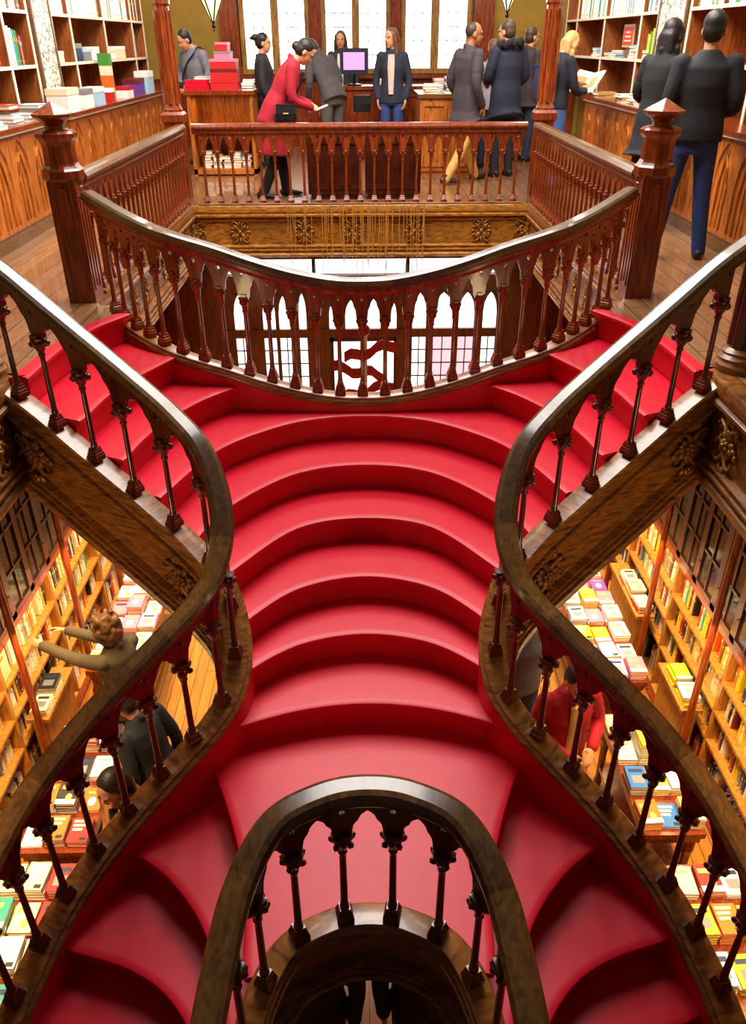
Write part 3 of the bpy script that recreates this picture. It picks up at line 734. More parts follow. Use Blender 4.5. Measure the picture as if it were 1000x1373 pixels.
base_cabinet('arched base cabinet behind the legs of the person in the black sweater', 1, 3.28, 3.96, 4.6, 9.3, 1.0, 10)
def pilaster(label, s, y0, y1):
    r = thing('pilaster', label, 'pilaster', (s*XB, (y0+y1)/2, 0)); h = (y1-y0)/2
    mb = MB(); mb.bb(-.02*s, .38*s, -h, h, 1.14, 4.2); mb.build('patterned_face', [pat_pale], r)
    mb = MB()
    for y in (-h, h): mb.bb(-.035*s, .38*s, y-.02, y+.02, 1.14, 4.2)
    mb.build('edge_strip', [top_wood], r)
    mb = MB(); mb.bb(-.05*s, .37*s, -h-.03, h+.03, 1.003, 1.14); mb.build('foot_block', [case_wood], r)
    return r
pilaster('pale vine-patterned pilaster between the two bookcases above the pointed newel post', -1, 10.225, 10.82)
pilaster('pale vine-patterned pilaster between bookcases beside the long-haired woman', 1, 10.11, 10.99)

rb = random.Random(11)
def row(s, y0, y1, z, cols, hmin, hmax, tmin, tmax, label, group, x=None, depth=.2, gap=.0, fill=1.0):
    y = y0+.03
    while y < y1-.04:
        t = rb.uniform(tmin, tmax); h = rb.uniform(hmin, hmax); c = rb.choice(cols)
        if y+t > y1-.03: break
        if rb.random() < fill:
            d = depth*rb.uniform(.85, 1.05); xx = (x if x is not None else XB+.04)
            # spine faces the room: spine is -y in the unit mesh
            stand_book(c, s*(xx+d/2), y+t/2, z+.004, t*.96, d, h, -PI/2 if s > 0 else PI/2, 0, label.format(c=c), group)
        y += t+gap
PALE = ['white', 'white', 'cream', 'white', 'pale blue', 'white', 'grey']
for y0, y1 in ((10.9, 11.59), (11.63, 13.12), (13.16, 14.71), (14.75, 15.47)):
    cs = PALE if y0 < 14 else ['brown', 'white', 'navy']
    row(-1, y0, y1, 1.985, cs, .30, .44, .035, .075, '{c} spine standing on the high shelf of the bookcase by the grey-jacketed man', 'books on the high shelf by the grey-jacketed man')
for y0, y1 in ((8.42, 9.40), (9.44, 10.14)):
    row(-1, y0, y1, 1.985, ['white', 'cream', 'grey', 'brown', 'white'], .26, .40, .035, .07, '{c} spine on the high shelf of the bookcase behind the pointed newel post', 'books on the high shelf behind the newel post')
for c, y, t, h in (('white', 9.55, .07, .42), ('cream', 9.63, .06, .36), ('white', 9.70, .05, .34), ('teal', 9.765, .06, .33), ('green', 9.83, .05, .32), ('dark red', 9.885, .04, .29), ('pink', 9.93, .03, .27)):
    stand_book(c, -(XB+.17), y, 1.478, t, .24, h, PI/2, 0, '%s book standing in the short row beside the pale pilaster' % c, 'short row beside the pilaster')
for c, y in (('teal', 14.85), ('white', 14.93), ('teal', 15.0)):
    stand_book(c, -(XB+.17), y, 1.478, .06, .24, .40, PI/2, 0, '%s tall book standing alone near the wooden column' % c, 'tall books near the column')
stand_book('red', -(XB+.14), 9.2, 1.478, .05, .22, .3, PI/2, 0, 'red book standing behind the divider over the near cabinet', None)
for y0, y1 in ((11.09, 11.73), (11.77, 13.48), (13.52, 15.18)):
    row(1, y0, y1, 1.985, PALE+['pale blue', 'teal'], .34, .46, .035, .07, '{c} spine standing on the high shelf above the blonde reader', 'books on the high shelf above the blonde reader')
for y0, y1 in ((8.22, 9.18), (9.22, 10.02)):
    row(1, y0, y1, 1.985, ['white', 'pale blue', 'green', 'cream'], .2, .34, .035, .07, '{c} spine on the high shelf over the black-sweatered person', 'books on the high shelf over the black sweater')
for i, c in enumerate(('yellow', 'lime', 'green', 'yellow')):
    stand_book(c, XB+.15, 11.2+.09*i, 1.478, .08, .22, .36-.03*i, -PI/2, 0, '%s book leaning in the narrow bay beside the pale pilaster' % c, 'bright books in the narrow bay')
def pile(x, y, z, n, cols, label, group, w=.22, l=.3, rz=0):
    h = z+.001
    for k in range(n):
        t = rb.uniform(.025, .04); flat_book(rb.choice(cols), rb.randrange(4), x+rb.uniform(-.01, .01), y+rb.uniform(-.01, .01), h, w*rb.uniform(.9, 1.05), l*rb.uniform(.9, 1.05), t, rz+rb.uniform(-.08, .08), label, group); h += t*1.03
for (x, y, n) in ((XB+.18, 12.1, 4), (XB+.18, 12.96, 3), (XB+.18, 13.3, 2), (XB+.18, 14.0, 3), (XB+.18, 11.5, 3)):
    pile(x, y, 1.476, n, ['white', 'pale blue', 'cream'], 'pale flat book in a pile on the middle shelf behind the blonde reader', 'piles on the middle shelf behind the blonde reader', .24, .3, PI/2)
for (x, y, n) in ((3.39, 10.3, 3), (3.39, 10.7, 4), (3.39, 11.2, 3), (3.39, 12.3, 2)):
    pile(x, y, 1.0, n, ['cream', 'white', 'pink', 'tan'], 'flat book piled on the arched cabinet beside the blonde reader', 'piles on the cabinet beside the blonde reader', .26, .26, PI/2)
for (x, y, n) in ((-3.42, 8.55, 3), (-3.42, 9.0, 2), (-3.42, 9.35, 4), (-3.42, 8.1, 2)):
    pile(x, y, 1.0, n, ['white', 'pale blue', 'white', 'cream'], 'pale flat book piled on the near arched cabinet', 'piles on the near arched cabinet', .26, .24, -PI/2)
flat_book('red', 3, -3.42, 8.55, 1.135, .24, .22, .04, -PI/2, 'red cloth book topping the pale pile behind the pyramid finial', None)
def carton(label, group, loc, d, mat, lidmat, rz=0):
    r = thing('gift_box', label, 'box', loc, rz, group)
    mb = MB(); mb.bb(-d[0]/2, d[0]/2, -d[1]/2, d[1]/2, 0, d[2]*.78); mb.build('box_body', [mat], r)
    mb = MB(); mb.bb(-d[0]/2-.004, d[0]/2+.004, -d[1]/2-.004, d[1]/2+.004, d[2]*.72, d[2]); mb.build('lid', [lidmat], r)
    return r
W_, B_ = BOOK_MAT['white'], BOOK_MAT
for i, (y, d, a, b, lab) in enumerate((
    (10.28, (.24, .42, .24), 'white', 'cream', 'large plain white box at the near end of the arched cabinet'),
    (10.95, (.2, .34, .2), 'white', 'grey', 'white box printed with grey marks beside the large plain box'),
    (11.45, (.2, .36, .2), 'pale blue', 'white', 'pale blue box third along the arched cabinet'),
    (12.0, (.2, .2, .16), 'red', 'white', 'small red and white box before the green tube'),
    (12.95, (.2, .34, .14), 'white', 'red', 'white box with red lid beyond the green tube'),
    (13.6, (.2, .5, .22), 'purple', 'dark red', 'purple display box near the wooden column'),
    (14.3, (.2, .4, .3), 'pale blue', 'white', 'tall pale carton at the far end of the arched cabinet'))):
    carton(lab, None, (-3.40, y, 1.0), d, B_[a], B_[b])
r = thing('poster_tube', 'upright carton with green top and orange bands on the arched cabinet', 'box', (-3.45, 12.4, 1.0))
for k, (c, z0, z1) in enumerate((('tan', 0, .12), ('orange', .12, .3), ('cream', .3, .42))):
    mb = MB(); mb.bb(-.07, .07, -.07, .07, z0, z1); mb.build('band', [B_[c]], r)
mb = MB(); mb.bb(-.075, .075, -.075, .075, .42, .56); mb.build('lid', [B_['green']], r)
for i, (y, d, a, b) in enumerate(((11.2, (.22, .3, .12), 'cream', 'white'), (12.0, (.22, .26, .2), 'navy', 'grey'), (12.35, (.22, .34, .14), 'grey', 'pale blue'), (12.8, (.22, .24, .16), 'white', 'white'), (13.5, (.22, .5, .12), 'white', 'cream'), (14.1, (.22, .5, .16), 'cream', 'white'))):
    carton('%s box with %s lid, %s on the middle shelf over the white boxes' % (a, b, ('first', 'second', 'third', 'fourth', 'fifth', 'sixth')[i]), None, (-(XB+.18), y, 1.476), d, B_[a], B_[b])
r = thing('picture_card', 'framed red card propped on the middle shelf behind the blonde reader', 'card', (XB+.10, 12.55, 1.60), 0)
mb = MB(); mb.bb(0, .015, -.24, .24, 0, .27); mb.build('frame', [B_['tan']], r)
mb = MB(); mb.bb(-.004, 0, -.21, .21, .03, .24); mb.build('print', [B_['red']], r)
mb = MB()
for k in range(3): mb.bb(-.006, -.003, -.15+.03*k, .15-.03*k, .07+.05*k, .085+.05*k)
mb.build('lettering', [B_['cream']], r)
mb = MB(); mb.bb(.02, .08, -.1, .1, -.124, .0); mb.build('stand', [B_['brown']], r)

# ------------------------------------------------------------------ gallery far end: desks, counter, lanterns
def desk(label, x0, x1, y0, y1, h, wood_m, top_m, lit=False, shelf=False, npan=3, cat='desk'):
    r = thing('display_desk', label, cat, ((x0+x1)/2, (y0+y1)/2, 0)); a, b = (x1-x0)/2, (y1-y0)/2
    mb = MB(); mb.bb(-a-.03, a+.03, -b-.03, b+.03, h-.05, h); mb.build('top', [top_m], r)
    if shelf:
        mb = MB(); mb.bb(-a, a, b-.04, b, .05, h-.05); mb.bb(-a, -a+.05, -b, b, 0, h-.05); mb.bb(a-.05, a, -b, b, 0, h-.05); mb.bb(-a, a, -b, b, .02, .09); mb.build('carcass', [wood_m], r)
        mb = MB(); mb.bb(-a+.04, a-.04, -b+.02, b-.05, h*.5, h*.5+.03); mb.build('shelf', [wood_m], r)
    else:
        mb = MB(); mb.bb(-a, a, -b, b, .06, h-.05); mb.bb(-a+.03, a-.03, -b+.03, b-.03, 0, .06); mb.build('carcass', [wood_m], r)
        w = 2*a/npan
        for i in range(npan):
            mb = MB(); c = -a+w*(i+.5)
            for (u0, u1, v0, v1) in ((c-w/2+.02, c+w/2-.02, .12, .17), (c-w/2+.02, c+w/2-.02, h-.15, h-.10), (c-w/2+.02, c-w/2+.06, .17, h-.15), (c+w/2-.06, c+w/2-.02, .17, h-.15)): mb.bb(u0, u1, -b-.018, -b+.01, v0, v1)
            mb.build('panel', [wood_m], r)
    return r
desk('open oak display desk carrying the stacked red gift boxes', -2.42, -1.5, 12.5, 13.2, 1.1, case_wood, rail_wood, shelf=True)
desk('long red panelled sales counter carrying the till screen', -.55, 1.06, 14.1, 14.7, 1.08, rail_wood, rail_wood, npan=4, cat='counter')
desk('orange oak desk covered with books beside the person in the khaki trousers', .85, 1.62, 12.4, 13.6, 1.05, case_wood, top_wood, npan=2)
desk('low red display chest behind the cross balustrade under the red-coated woman', -.64, .0, 10.42, 10.8, .78, dark_wood, dark_wood, npan=1, cat='chest')
desk('low red display chest behind the cross balustrade under the woman in the blazer', .06, .74, 10.42, 10.8, .78, dark_wood, dark_wood, npan=1, cat='chest')
r = thing('till_screen', 'black till screen glowing pale violet on the sales counter', 'screen', (-.08, 14.3, 1.08))
mb = MB(); mb.lathe([(.12, 0), (.12, .02), (.03, .04), (.03, .18)], 12); mb.build('stand', [black_metal], r, True)
mb = MB(); mb.bb(-.22, .22, -.03, .03, .16, .52); mb.build('casing', [plain('black plastic', (.02, .02, .025), .4)], r)
mb = MB(); mb.bb(-.165, .165, -.034, -.029, .22, .46); mb.build('display', [emit('violet screen', (.62, .30, .86), .8)], r)
r = thing('card_reader', 'pale card terminal beside the till screen on the counter', 'card reader', (.42, 14.25, 1.08))
mb = MB(); mb.bb(-.1, .1, -.08, .08, 0, .10); mb.build('casing', [W_], r); mb = MB(); mb.bb(-.07, .07, -.084, -.079, .03, .09); mb.build('keypad', [B_['grey']], r)
for i, (z, w, h, c1, c2) in enumerate(((1.1, .38, .13, 'red', 'red'), (1.23, .37, .13, 'red', 'dark red'), (1.36, .36, .12, 'red', 'pink'), (1.48, .22, .09, 'pink', 'grey'), (1.57, .16, .11, 'red', 'pink'))):
    carton('%s gift box %s of the tower on the display desk' % (('red', 'red', 'red', 'pink', 'small red')[i], ('at the base', 'second from the base', 'third from the base', 'fourth from the base', 'at the top')[i]), None, (-1.895, 12.8, z+.001*i), (w, .3, h), B_[c1], B_[c2])
r = thing('folded_cloth', 'folded crimson cloth on the open display desk', 'cloth', (-2.28, 12.64, 1.1))
for k in range(3):
    mb = MB(); mb.bb(-.16+.01*k, .18-.01*k, -.13, .13, .045*k, .045*k+.042); mb.build('fold', [carpet], r)
pile(-1.56, 12.7, 1.1, 4, ['grey', 'white', 'navy'], 'flat grey or white book piled next to the red gift box tower', 'pile next to the gift tower', .17, .26)
pile(-2.25, 13.0, 1.1, 5, ['pale blue', 'cream'], 'pale flat book piled behind the folded crimson cloth', 'pile behind the folded cloth', .24, .3)
for k in range(5): pile(-2.24+.145*k, 12.78, .092, 6-k % 3, ['cream', 'grey', 'white', 'tan'], 'flat book stored in the bottom of the open display desk', 'books in the open display desk', .125, .26)
for k, (x, y, n, cs) in enumerate(((1.0, 12.6, 4, ['cream', 'tan']), (1.3, 12.7, 5, ['navy', 'white']), (1.05, 13.0, 3, ['white', 'pale blue']), (1.35, 13.1, 6, ['pink', 'red', 'white']), (1.2, 13.4, 5, ['red', 'pink', 'white']), (1.5, 13.4, 7, ['pink', 'purple']))):
    pile(x, y, 1.05, n, cs, 'flat book piled on the orange oak desk, pile of %s' % ' and '.join(cs), 'oak desk pile %d' % k, .2, .26)
def lantern(label, x, y, zb):
    r = thing('hanging_lantern', label, 'lantern', (x, y, zb))
    h, w = .55, .30; n = 6
    mb = MB(); mb.lathe([(.02, .02), (w*.55, h*.6), (w, h)], n); mb.build('glass_shade', [lamp_glass], r)
    mb = MB()
    for k in range(n):
        a = 2*PI*k/n; mb.tube([(0, 0, 0), (w*.56*math.cos(a), w*.56*math.sin(a), h*.6), (w*1.02*math.cos(a), w*1.02*math.sin(a), h)], .012, 6)
    mb.tube([(w*1.02*math.cos(2*PI*k/n), w*1.02*math.sin(2*PI*k/n), h) for k in range(n+1)], .014, 6)
    mb.ball((0, 0, -.03), .03); mb.ball((0, 0, -.085), .016); mb.build('cage', [black_metal], r)
    mb = MB(); mb.tube([(0, 0, h), (0, 0, 4.7-zb)], .01, 6)
    for k in range(n): mb.tube([(w*math.cos(2*PI*k/n), w*math.sin(2*PI*k/n), h), (0, 0, h+.3)], .007, 5)
    mb.build('chain', [black_metal], r)
lantern('glowing pointed lantern hanging over the person in the grey jacket', -2.18, 14.0, 1.92)
lantern('glowing pointed lantern hanging over the person in the hooded parka', 2.23, 14.0, 2.04)
rt = random.Random(5); mb = MB()
for c in [-.80, -.66, -.45, -.38, -.22, -.14, -.05, .06, .13, .27, .30, .38, .52, .66, .76]:
    for k in range(4):
        x = c+rt.gauss(0, .035); l = rt.uniform(.3, .85); y = 9.95+rt.uniform(-.012, .012)
        mb.tube([(x, y, .02), (x+rt.gauss(0, .006), y, -l*.5), (x+rt.gauss(0, .012), y, -l)], .0038, 4)
tinsel = mb.build('tinsel_fringe', [plain('gold tinsel', lin((226, 176, 84)), .3, metal=.5)])
tag(tinsel, 'fine gold tinsel strands hanging over the far gallery edge', 'tinsel', kind='stuff')

# ------------------------------------------------------------------ ground floor
YV = 12.6
mb = MB()
pieces = [(-4, -2.3, YV, YV+.1, GZ, -.66), (2.3, 4, YV, YV+.1, GZ, -.66), (-2.3, 2.3, YV, YV+.1, -1.22, -.66), (-2.3, 2.3, YV-.03, YV+.1, -1.72, -1.47), (-2.3, 2.3, YV-.02, YV+.1, -2.48, -2.34),
          (-2.3, -.53, YV, YV+.1, GZ, -3.62), (.58, 2.3, YV, YV+.1, GZ, -3.62)]
for x0, x1 in ((-2.3, -2.06), (-1.84, -1.60), (-1.12, -1.02), (-.90, -.55), (.56, .82), (1.04, 1.16), (1.47, 1.57), (1.82, 1.96), (2.18, 2.3)): pieces.append((x0, x1, YV, YV+.1, -3.7, -1.47))
for x0, x1 in ((-1.40, -1.34), (-1.6, -1.12)): pass
for b in pieces: mb.bb(*b)
wv = struct(mb.build('wall_entrance', [rail_wood]))
def pane(x0, x1, z0, z1, mat, arch=False, grid=(2, 4)):
    mb = MB(); y = YV+.045
    if arch:
        c = (x0+x1)/2; h = (x1-x0)/2; zs_ = z1-(z1-z0)*.55; P = [(x0, z0), (x1, z0), (x1, zs_)]
        for k in range(1, 7):
            d = 1-k/7; P.append((c+h*d, zs_+(z1-zs_)*math.sqrt(max(0, 4-(1+d)**2))/math.sqrt(3)))
        P.append((c, z1)); P += [(2*c-a, b) for a, b in reversed(P[3:-1])]+[(x0, zs_)]
        mb.prism(P, .01, lambda u, v, w: V((u, y+w, v))); o = mb.build('arched_light', [mat], wv)
        # spandrels
        mb = MB()
        for sg in (0, 1):
            Q = [(p[0], p[1]) for p in (P[2:3+7] if sg == 0 else [(2*c-a, b) for a, b in P[2:3+7]])]+[((x1 if sg == 0 else x0), z1)]
            mb.prism(Q, .05, lambda u, v, w: V((u, y-.03+w, v)))
        mb.build('spandrel', [rail_wood], wv)
    else:
        mb.bb(x0, x1, y, y+.01, z0, z1); o = mb.build('pane', [mat], wv)
        mb = MB()
        for k in range(1, grid[0]): mb.bb(x0+(x1-x0)*k/grid[0]-.009, x0+(x1-x0)*k/grid[0]+.009, y-.02, y+.005, z0, z1)
        for k in range(1, grid[1]): mb.bb(x0, x1, y-.02, y+.005, z0+(z1-z0)*k/grid[1]-.009, z0+(z1-z0)*k/grid[1]+.009)
        mb.build('glazing_bars', [dark_wood], wv)
for x0, x1, m in ((-2.06, -1.84, window_light), (-1.60, -1.40, window_light), (-1.34, -1.12, window_light), (-1.02, -.90, window_light), (.82, 1.04, window_light), (1.16, 1.47, window_pink), (1.57, 1.82, window_pink), (1.96, 2.18, window_light)):
    pane(x0, x1, -3.62, -2.48, door_light if m is window_light else m, False, (2 if x1-x0 > .15 else 1, 5)); pane(x0, x1, -2.34, -1.76, door_light, True)
mb = MB(); mb.bb(-1.40, -1.34, YV, YV+.1, -3.7, -1.72); mb.build('mullion', [rail_wood], wv)
for x0, x1 in ((-.53, -.33), (-.27, -.02), (.05, .30), (.36, .56)): pane(x0, x1, -2.34, -1.85, door_light, True)
for x0, x1 in ((-2.25, -.78), (-.72, .70), (.76, 2.2)): pane(x0, x1, -1.46, -1.24, door_light, False, (1, 1))
for x in (-.75, .73):
    r = thing('iron_hook', 'black iron bracket on the %s transom post above the entrance' % ('grey-jacket side' if x < 0 else 'parka side'), 'bracket', (x, YV-.04, -1.3))
    mb = MB(); mb.tube([(0, 0, .08), (0, -.03, 0), (0, -.03, -.12), (0, 0, -.2)], .022, 6); mb.build('stem', [black_metal], r)
    mb = MB(); mb.tube([(-.16, -.01, -.2), (0, -.01, -.12), (.16, -.01, -.2)], .018, 6); mb.build('arms', [black_metal], r)
# entrance door with its striped winter display
mb = MB()
for x0, x1 in ((-.53, -.47), (.0, .05), (.52, .58)): mb.bb(x0, x1, YV+.02, YV+.08, GZ, -2.48)
mb.bb(-.53, .58, YV+.02, YV+.08, GZ, -3.75); mb.bb(-.53, .58, YV+.02, YV+.08, -2.56, -2.48)
dr = struct(mb.build('door_1', [dark_wood]))
for x0, x1 in ((-.47, .0), (.05, .52)):
    mb = MB(); mb.bb(x0, x1, YV+.045, YV+.055, -3.75, -2.56); mb.build('pane', [door_light], dr)
r = thing('striped_ribbon_garland', 'tall red and white striped ribbon garland standing before the entrance door', 'garland', (.03, YV-.45, GZ))
mb = MB(); mb.lathe([(.3, 0), (.3, .06), (.10, .1), (.09, .6), (.30, .68)], 16); mb.build('stand', [B_['white']], r, True)
rs = random.Random(3)
for k in range(0, 8, 2):
    z = .72+k*.17; sg = 1 if k % 4 else -1; x = .10*math.sin(k*1.3)
    P = [(-.42+x+.84*t/8, -.05*math.sin(t*.8), z+sg*.10*(t/8-.5)*2+.05*math.sin(t*1.4)) for t in range(9)]
    mb = MB(); mb.loft([[(p[0], p[1]-.02, p[2]-.085), (p[0], p[1]-.05, p[2]), (p[0], p[1]-.02, p[2]+.085), (p[0], p[1]+.02, p[2]+.08), (p[0], p[1]+.02, p[2]-.08)] for p in P]); mb.build('ribbon', [B_['red']], r, True)
mb = MB(); mb.tube([(0, 0, .6), (0, 0, 2.0)], .05, 10); mb.build('pole', [B_['white']], r, True)
mb = MB(); mb.ball((0, 0, 2.08), .10, n=10, m=8); mb.build('bauble', [B_['red']], r, True)

# side bookcases under the galleries
POSTS = [2.50+1.265*k for k in range(8)]
SHELF_Z = [-4.22, -3.70, -3.36, -3.02, -2.64]
XS = 3.05
NAMES = ['first', 'second', 'third', 'fourth', 'fifth', 'sixth', 'seventh']
shelf_oak = wood('honey oak shelving', lin((226, 160, 70)), lin((170, 100, 30)), rough=.4, coat=.2)
case_dark = wood('dark cabinet wood', lin((88, 34, 14)), lin((40, 12, 5)), rough=.3, coat=.4)
def glazed_case(s, k):
    y0, y1 = POSTS[k], POSTS[k+1]; o = V((s*XS, (y0+y1)/2, GZ)); h = (y1-y0)/2
    side = 'by the reaching person' if s < 0 else 'by the red jacket'
    r = thing('glazed_bookcase', 'glazed floor-level bookcase, %s bay counted from the stair foot, %s' % (NAMES[k], side), 'bookcase', o)
    g = lambda z: z-GZ
    mb = MB(); mb.bb(s*.42, s*.45, -h, h, 0, g(-.7)); mb.build('back_panel', [shelf_oak], r)
    for y in (-h+.012, h-.012):
        mb = MB(); mb.bb(s*.0, s*.42, y-.012, y+.012, 0, g(-.7)); mb.build('side_panel', [shelf_oak], r)
    for z in SHELF_Z[:-1]:
        mb = MB(); mb.bb(s*-.01, s*.42, -h+.02, h-.02, g(z)-.03, g(z)); mb.build('shelf', [shelf_oak], r)
    mb = MB(); mb.bb(s*-.03, s*.42, -h, h, g(-2.66), g(-2.60)); mb.build('ledge', [rail_wood], r)
    mb = MB(); mb.bb(s*-.06, s*.42, -h, h, 0, g(-4.25)); mb.build('plinth', [rail_wood], r)
    for d in range(3):
        w = 2*h/3; y = -h+w*d
        mb = MB()
        for a, b, c, e in ((y, y+.045, -2.6, -.72), (y+w-.045, y+w, -2.6, -.72), (y, y+w, -2.6, -2.54), (y, y+w, -.78, -.72)): mb.bb(s*-.03, s*.01, a, b, g(c), g(e))
        mb.bb(s*-.025, s*.0, y+w/2-.01, y+w/2+.01, g(-2.54), g(-.78))
        for q in range(1, 5): mb.bb(s*-.025, s*.0, y, y+w, g(-2.57+q*.36)-.012, g(-2.57+q*.36)+.012)
        dd = mb.build('glazed_door', [case_dark], r)
        mb = MB(); mb.bb(s*-.012, s*-.008, y+.04, y+w-.04, g(-2.55), g(-.77)); mb.build('pane', [dark_glass], dd)
        mb = MB(); mb.ball((s*-.036, y+w-.022, g(-2.35)), .009); mb.build('knob', [cap_wood], dd)
    mb = MB(); mb.bb(s*.05, s*.41, -h+.03, h-.03, g(-2.1), g(-2.07)); mb.bb(s*.05, s*.41, -h+.03, h-.03, g(-1.6), g(-1.57)); mb.build('inner_shelf', [dark_wood], r)
    # slender column in front
    p = thing('slender_column', 'slender dark red column before the %s glazed bookcase %s' % (NAMES[k], side), 'column', (s*2.85, y0, GZ)); struct(p)
    mb = MB(); mb.lathe([(.05, 0), (.05, .1), (.032, .14), (.028, 3.4), (.045, 3.45), (.05, 3.62)], 10); mb.build('shaft', [rail_wood], p, True)
    # books
    SB = ['cream', 'white', 'cream', 'red', 'black', 'cream', 'yellow', 'tan', 'brown', 'white', 'dark red', 'tan', 'cream', 'navy', 'cream', 'black', 'grey', 'cream', 'yellow', 'orange', 'teal']
    for q, z in enumerate(SHELF_Z[:-1]):
        lab = '{c} spine, %s shelf of the %s glazed bookcase %s' % (('bottom', 'third-highest', 'second-highest', 'highest')[q], NAMES[k], side)
        hh = (SHELF_Z[q+1]-z)-.06
        yy = y0
        while yy < y1-.1:
            run = min(y1-.03, yy+rb.uniform(.3, .6))
            if rb.random() < .12 and q > 0 and yy+.29 < y1:
                c = rb.choice(['red', 'yellow', 'cream', 'blue', 'white', 'orange']); stand_book(c, s*(XS+.06), yy+.14, z+.001, .2, .035, hh*.9, -PI/2 if s > 0 else PI/2, 0, '%s book face-out, %s shelf of the %s glazed bookcase %s' % (c, ('bottom', 'third-highest', 'second-highest', 'highest')[q], NAMES[k], side), lab)
                yy += .27; continue
            row(s, yy, run, z, SB, hh*.62, min(hh, .30)*.98, .028, .055, lab, lab, x=XS+.05, depth=.19); yy = run+.02
    if k < 6:
        for z in (-2.57, -2.07, -1.57):
            row(s, y0+.05, y1-.05, z, ['brown', 'dark red', 'cream', 'tan', 'black', 'grey'], .22, .36, .045, .08, '{c} spine behind glass in the %s glazed bookcase %s' % (NAMES[k], side), 'glassed books %d %d' % (s, k), x=XS+.1, depth=.2, fill=.8)
for s in (-1, 1):
    for k in range(7): glazed_case(s, k)
def book_table(label, x0, x1, y0, y1, h, what, cols, seed, high=()):
    r = thing('book_table', label, 'table', ((x0+x1)/2, (y0+y1)/2, GZ)); a, b = (x1-x0)/2, (y1-y0)/2
    mb = MB(); mb.bb(-a, a, -b, b, h-.05, h); mb.bb(-a+.02, a-.02, -b+.02, b-.02, h-.12, h-.05); mb.build('tabletop', [rail_wood], r)
    for sx in (-1, 1):
        for sy in (-1, 1):
            mb = MB(); mb.lathe([(.028, 0), (.04, .05), (.03, .1), (.035, h-.3), (.045, h-.25), (.045, h-.12)], 8, (sx*(a-.07), sy*(b-.07), 0)); mb.build('leg', [rail_wood], r)
    mb = MB(); mb.bb(-a+.05, a-.05, -b+.05, b-.05, .22, .26); mb.build('lower_shelf', [rail_wood], r)
    rr = random.Random(seed); nx = 3; ny = int((y1-y0)/.27)
    for i in range(nx):
        for j in range(ny):
            n = rr.choice((1, 2, 3, 4)) if (i, j) not in high else 8; h0 = GZ+h+.001; c = rr.choice(cols)
            for q in range(n):
                t = rr.uniform(.02, .035)
                c2 = c if q == n-1 or rr.random() < .5 else rr.choice(cols)
                flat_book(c2, rr.randrange(4), x0+(x1-x0)*(i+.5)/nx, y0+(y1-y0)*(j+.5)/ny, h0, .155, .215, t, rr.uniform(-.06, .06), '%s book lying on the %s' % (c2, what), 'books on the %s' % what)
                h0 += t*1.03
MIX = ['white', 'cream', 'white', 'red', 'black', 'pale blue', 'yellow', 'pink', 'blue', 'orange', 'tan', 'navy']
book_table('long book table of pale covers beside the reaching woman', -2.68, -2.14, 5.75, 7.4, .82, 'long table beside the reaching woman', ['white', 'cream', 'pink', 'white', 'cream'], 1)
book_table('book table of mixed covers beside the person in the tan coat', -2.60, -2.08, 3.78, 5.0, .82, 'table beside the person in the tan coat', ['white', 'red', 'orange', 'black', 'pale blue', 'yellow', 'cream'], 2, ((1, 3),))
book_table('book table of yellow and red covers at the foot of the stair', -2.60, -2.08, 2.3, 3.65, .82, 'table at the stair foot near the yellow covers', ['white', 'yellow', 'red', 'teal', 'black', 'cream'], 3)
book_table('long book table of pale covers behind the red-jacketed person', 2.10, 2.64, 5.5, 7.4, .82, 'long table behind the red-jacketed person', ['white', 'cream', 'white', 'pink', 'pale blue', 'purple', 'yellow'], 4, ((0, 6),))
book_table('book table carrying the tall blue-topped pile', 2.08, 2.56, 3.85, 5.1, .82, 'table with the tall blue-topped pile', ['white', 'cream', 'pale blue', 'tan', 'blue', 'orange', 'yellow'], 5, ((1, 2), (1, 3)))
book_table('book table of bright covers at the stair foot under the wooden flame', 2.14, 2.66, 2.3, 3.6, .82, 'table of bright covers at the stair foot', ['white', 'red', 'yellow', 'orange', 'cream', 'pale blue'], 6)
def bench(label, s, y0, y1, cols, what):
    r = thing('display_bench', label, 'display bench', (s*2.92, (y0+y1)/2, GZ)); b = (y1-y0)/2
    mb = MB(); mb.bb(-.06, .06, -b, b, .06, .78); mb.build('carcass', [shelf_oak], r)
    mb = MB(); mb.bb(-.10, .10, -b-.02, b+.02, .78, .82); mb.build('top', [shelf_oak], r)
    for j in range(int((y1-y0)/.24)):
        pile(s*2.92, y0+.13+.24*j, GZ+.82, rb.choice((2, 3, 4)), cols, 'flat book on the %s' % what, 'books on the %s' % what, .15, .21)
bench('low oak display bench of lime and yellow covers against the glazed shelves', 1, 5.15, 5.75, ['lime', 'yellow', 'yellow', 'white'], 'bench of lime and yellow covers')
bench('low oak display bench of pale covers against the glazed shelves', 1, 6.5, 7.45, ['cream', 'white', 'red', 'yellow'], 'bench of pale covers')
bench('low oak display bench with a black book against the reaching woman shelves', -1, 5.15, 5.8, ['black', 'yellow', 'cream', 'cream'], 'bench with the black book')
emit_books(300)
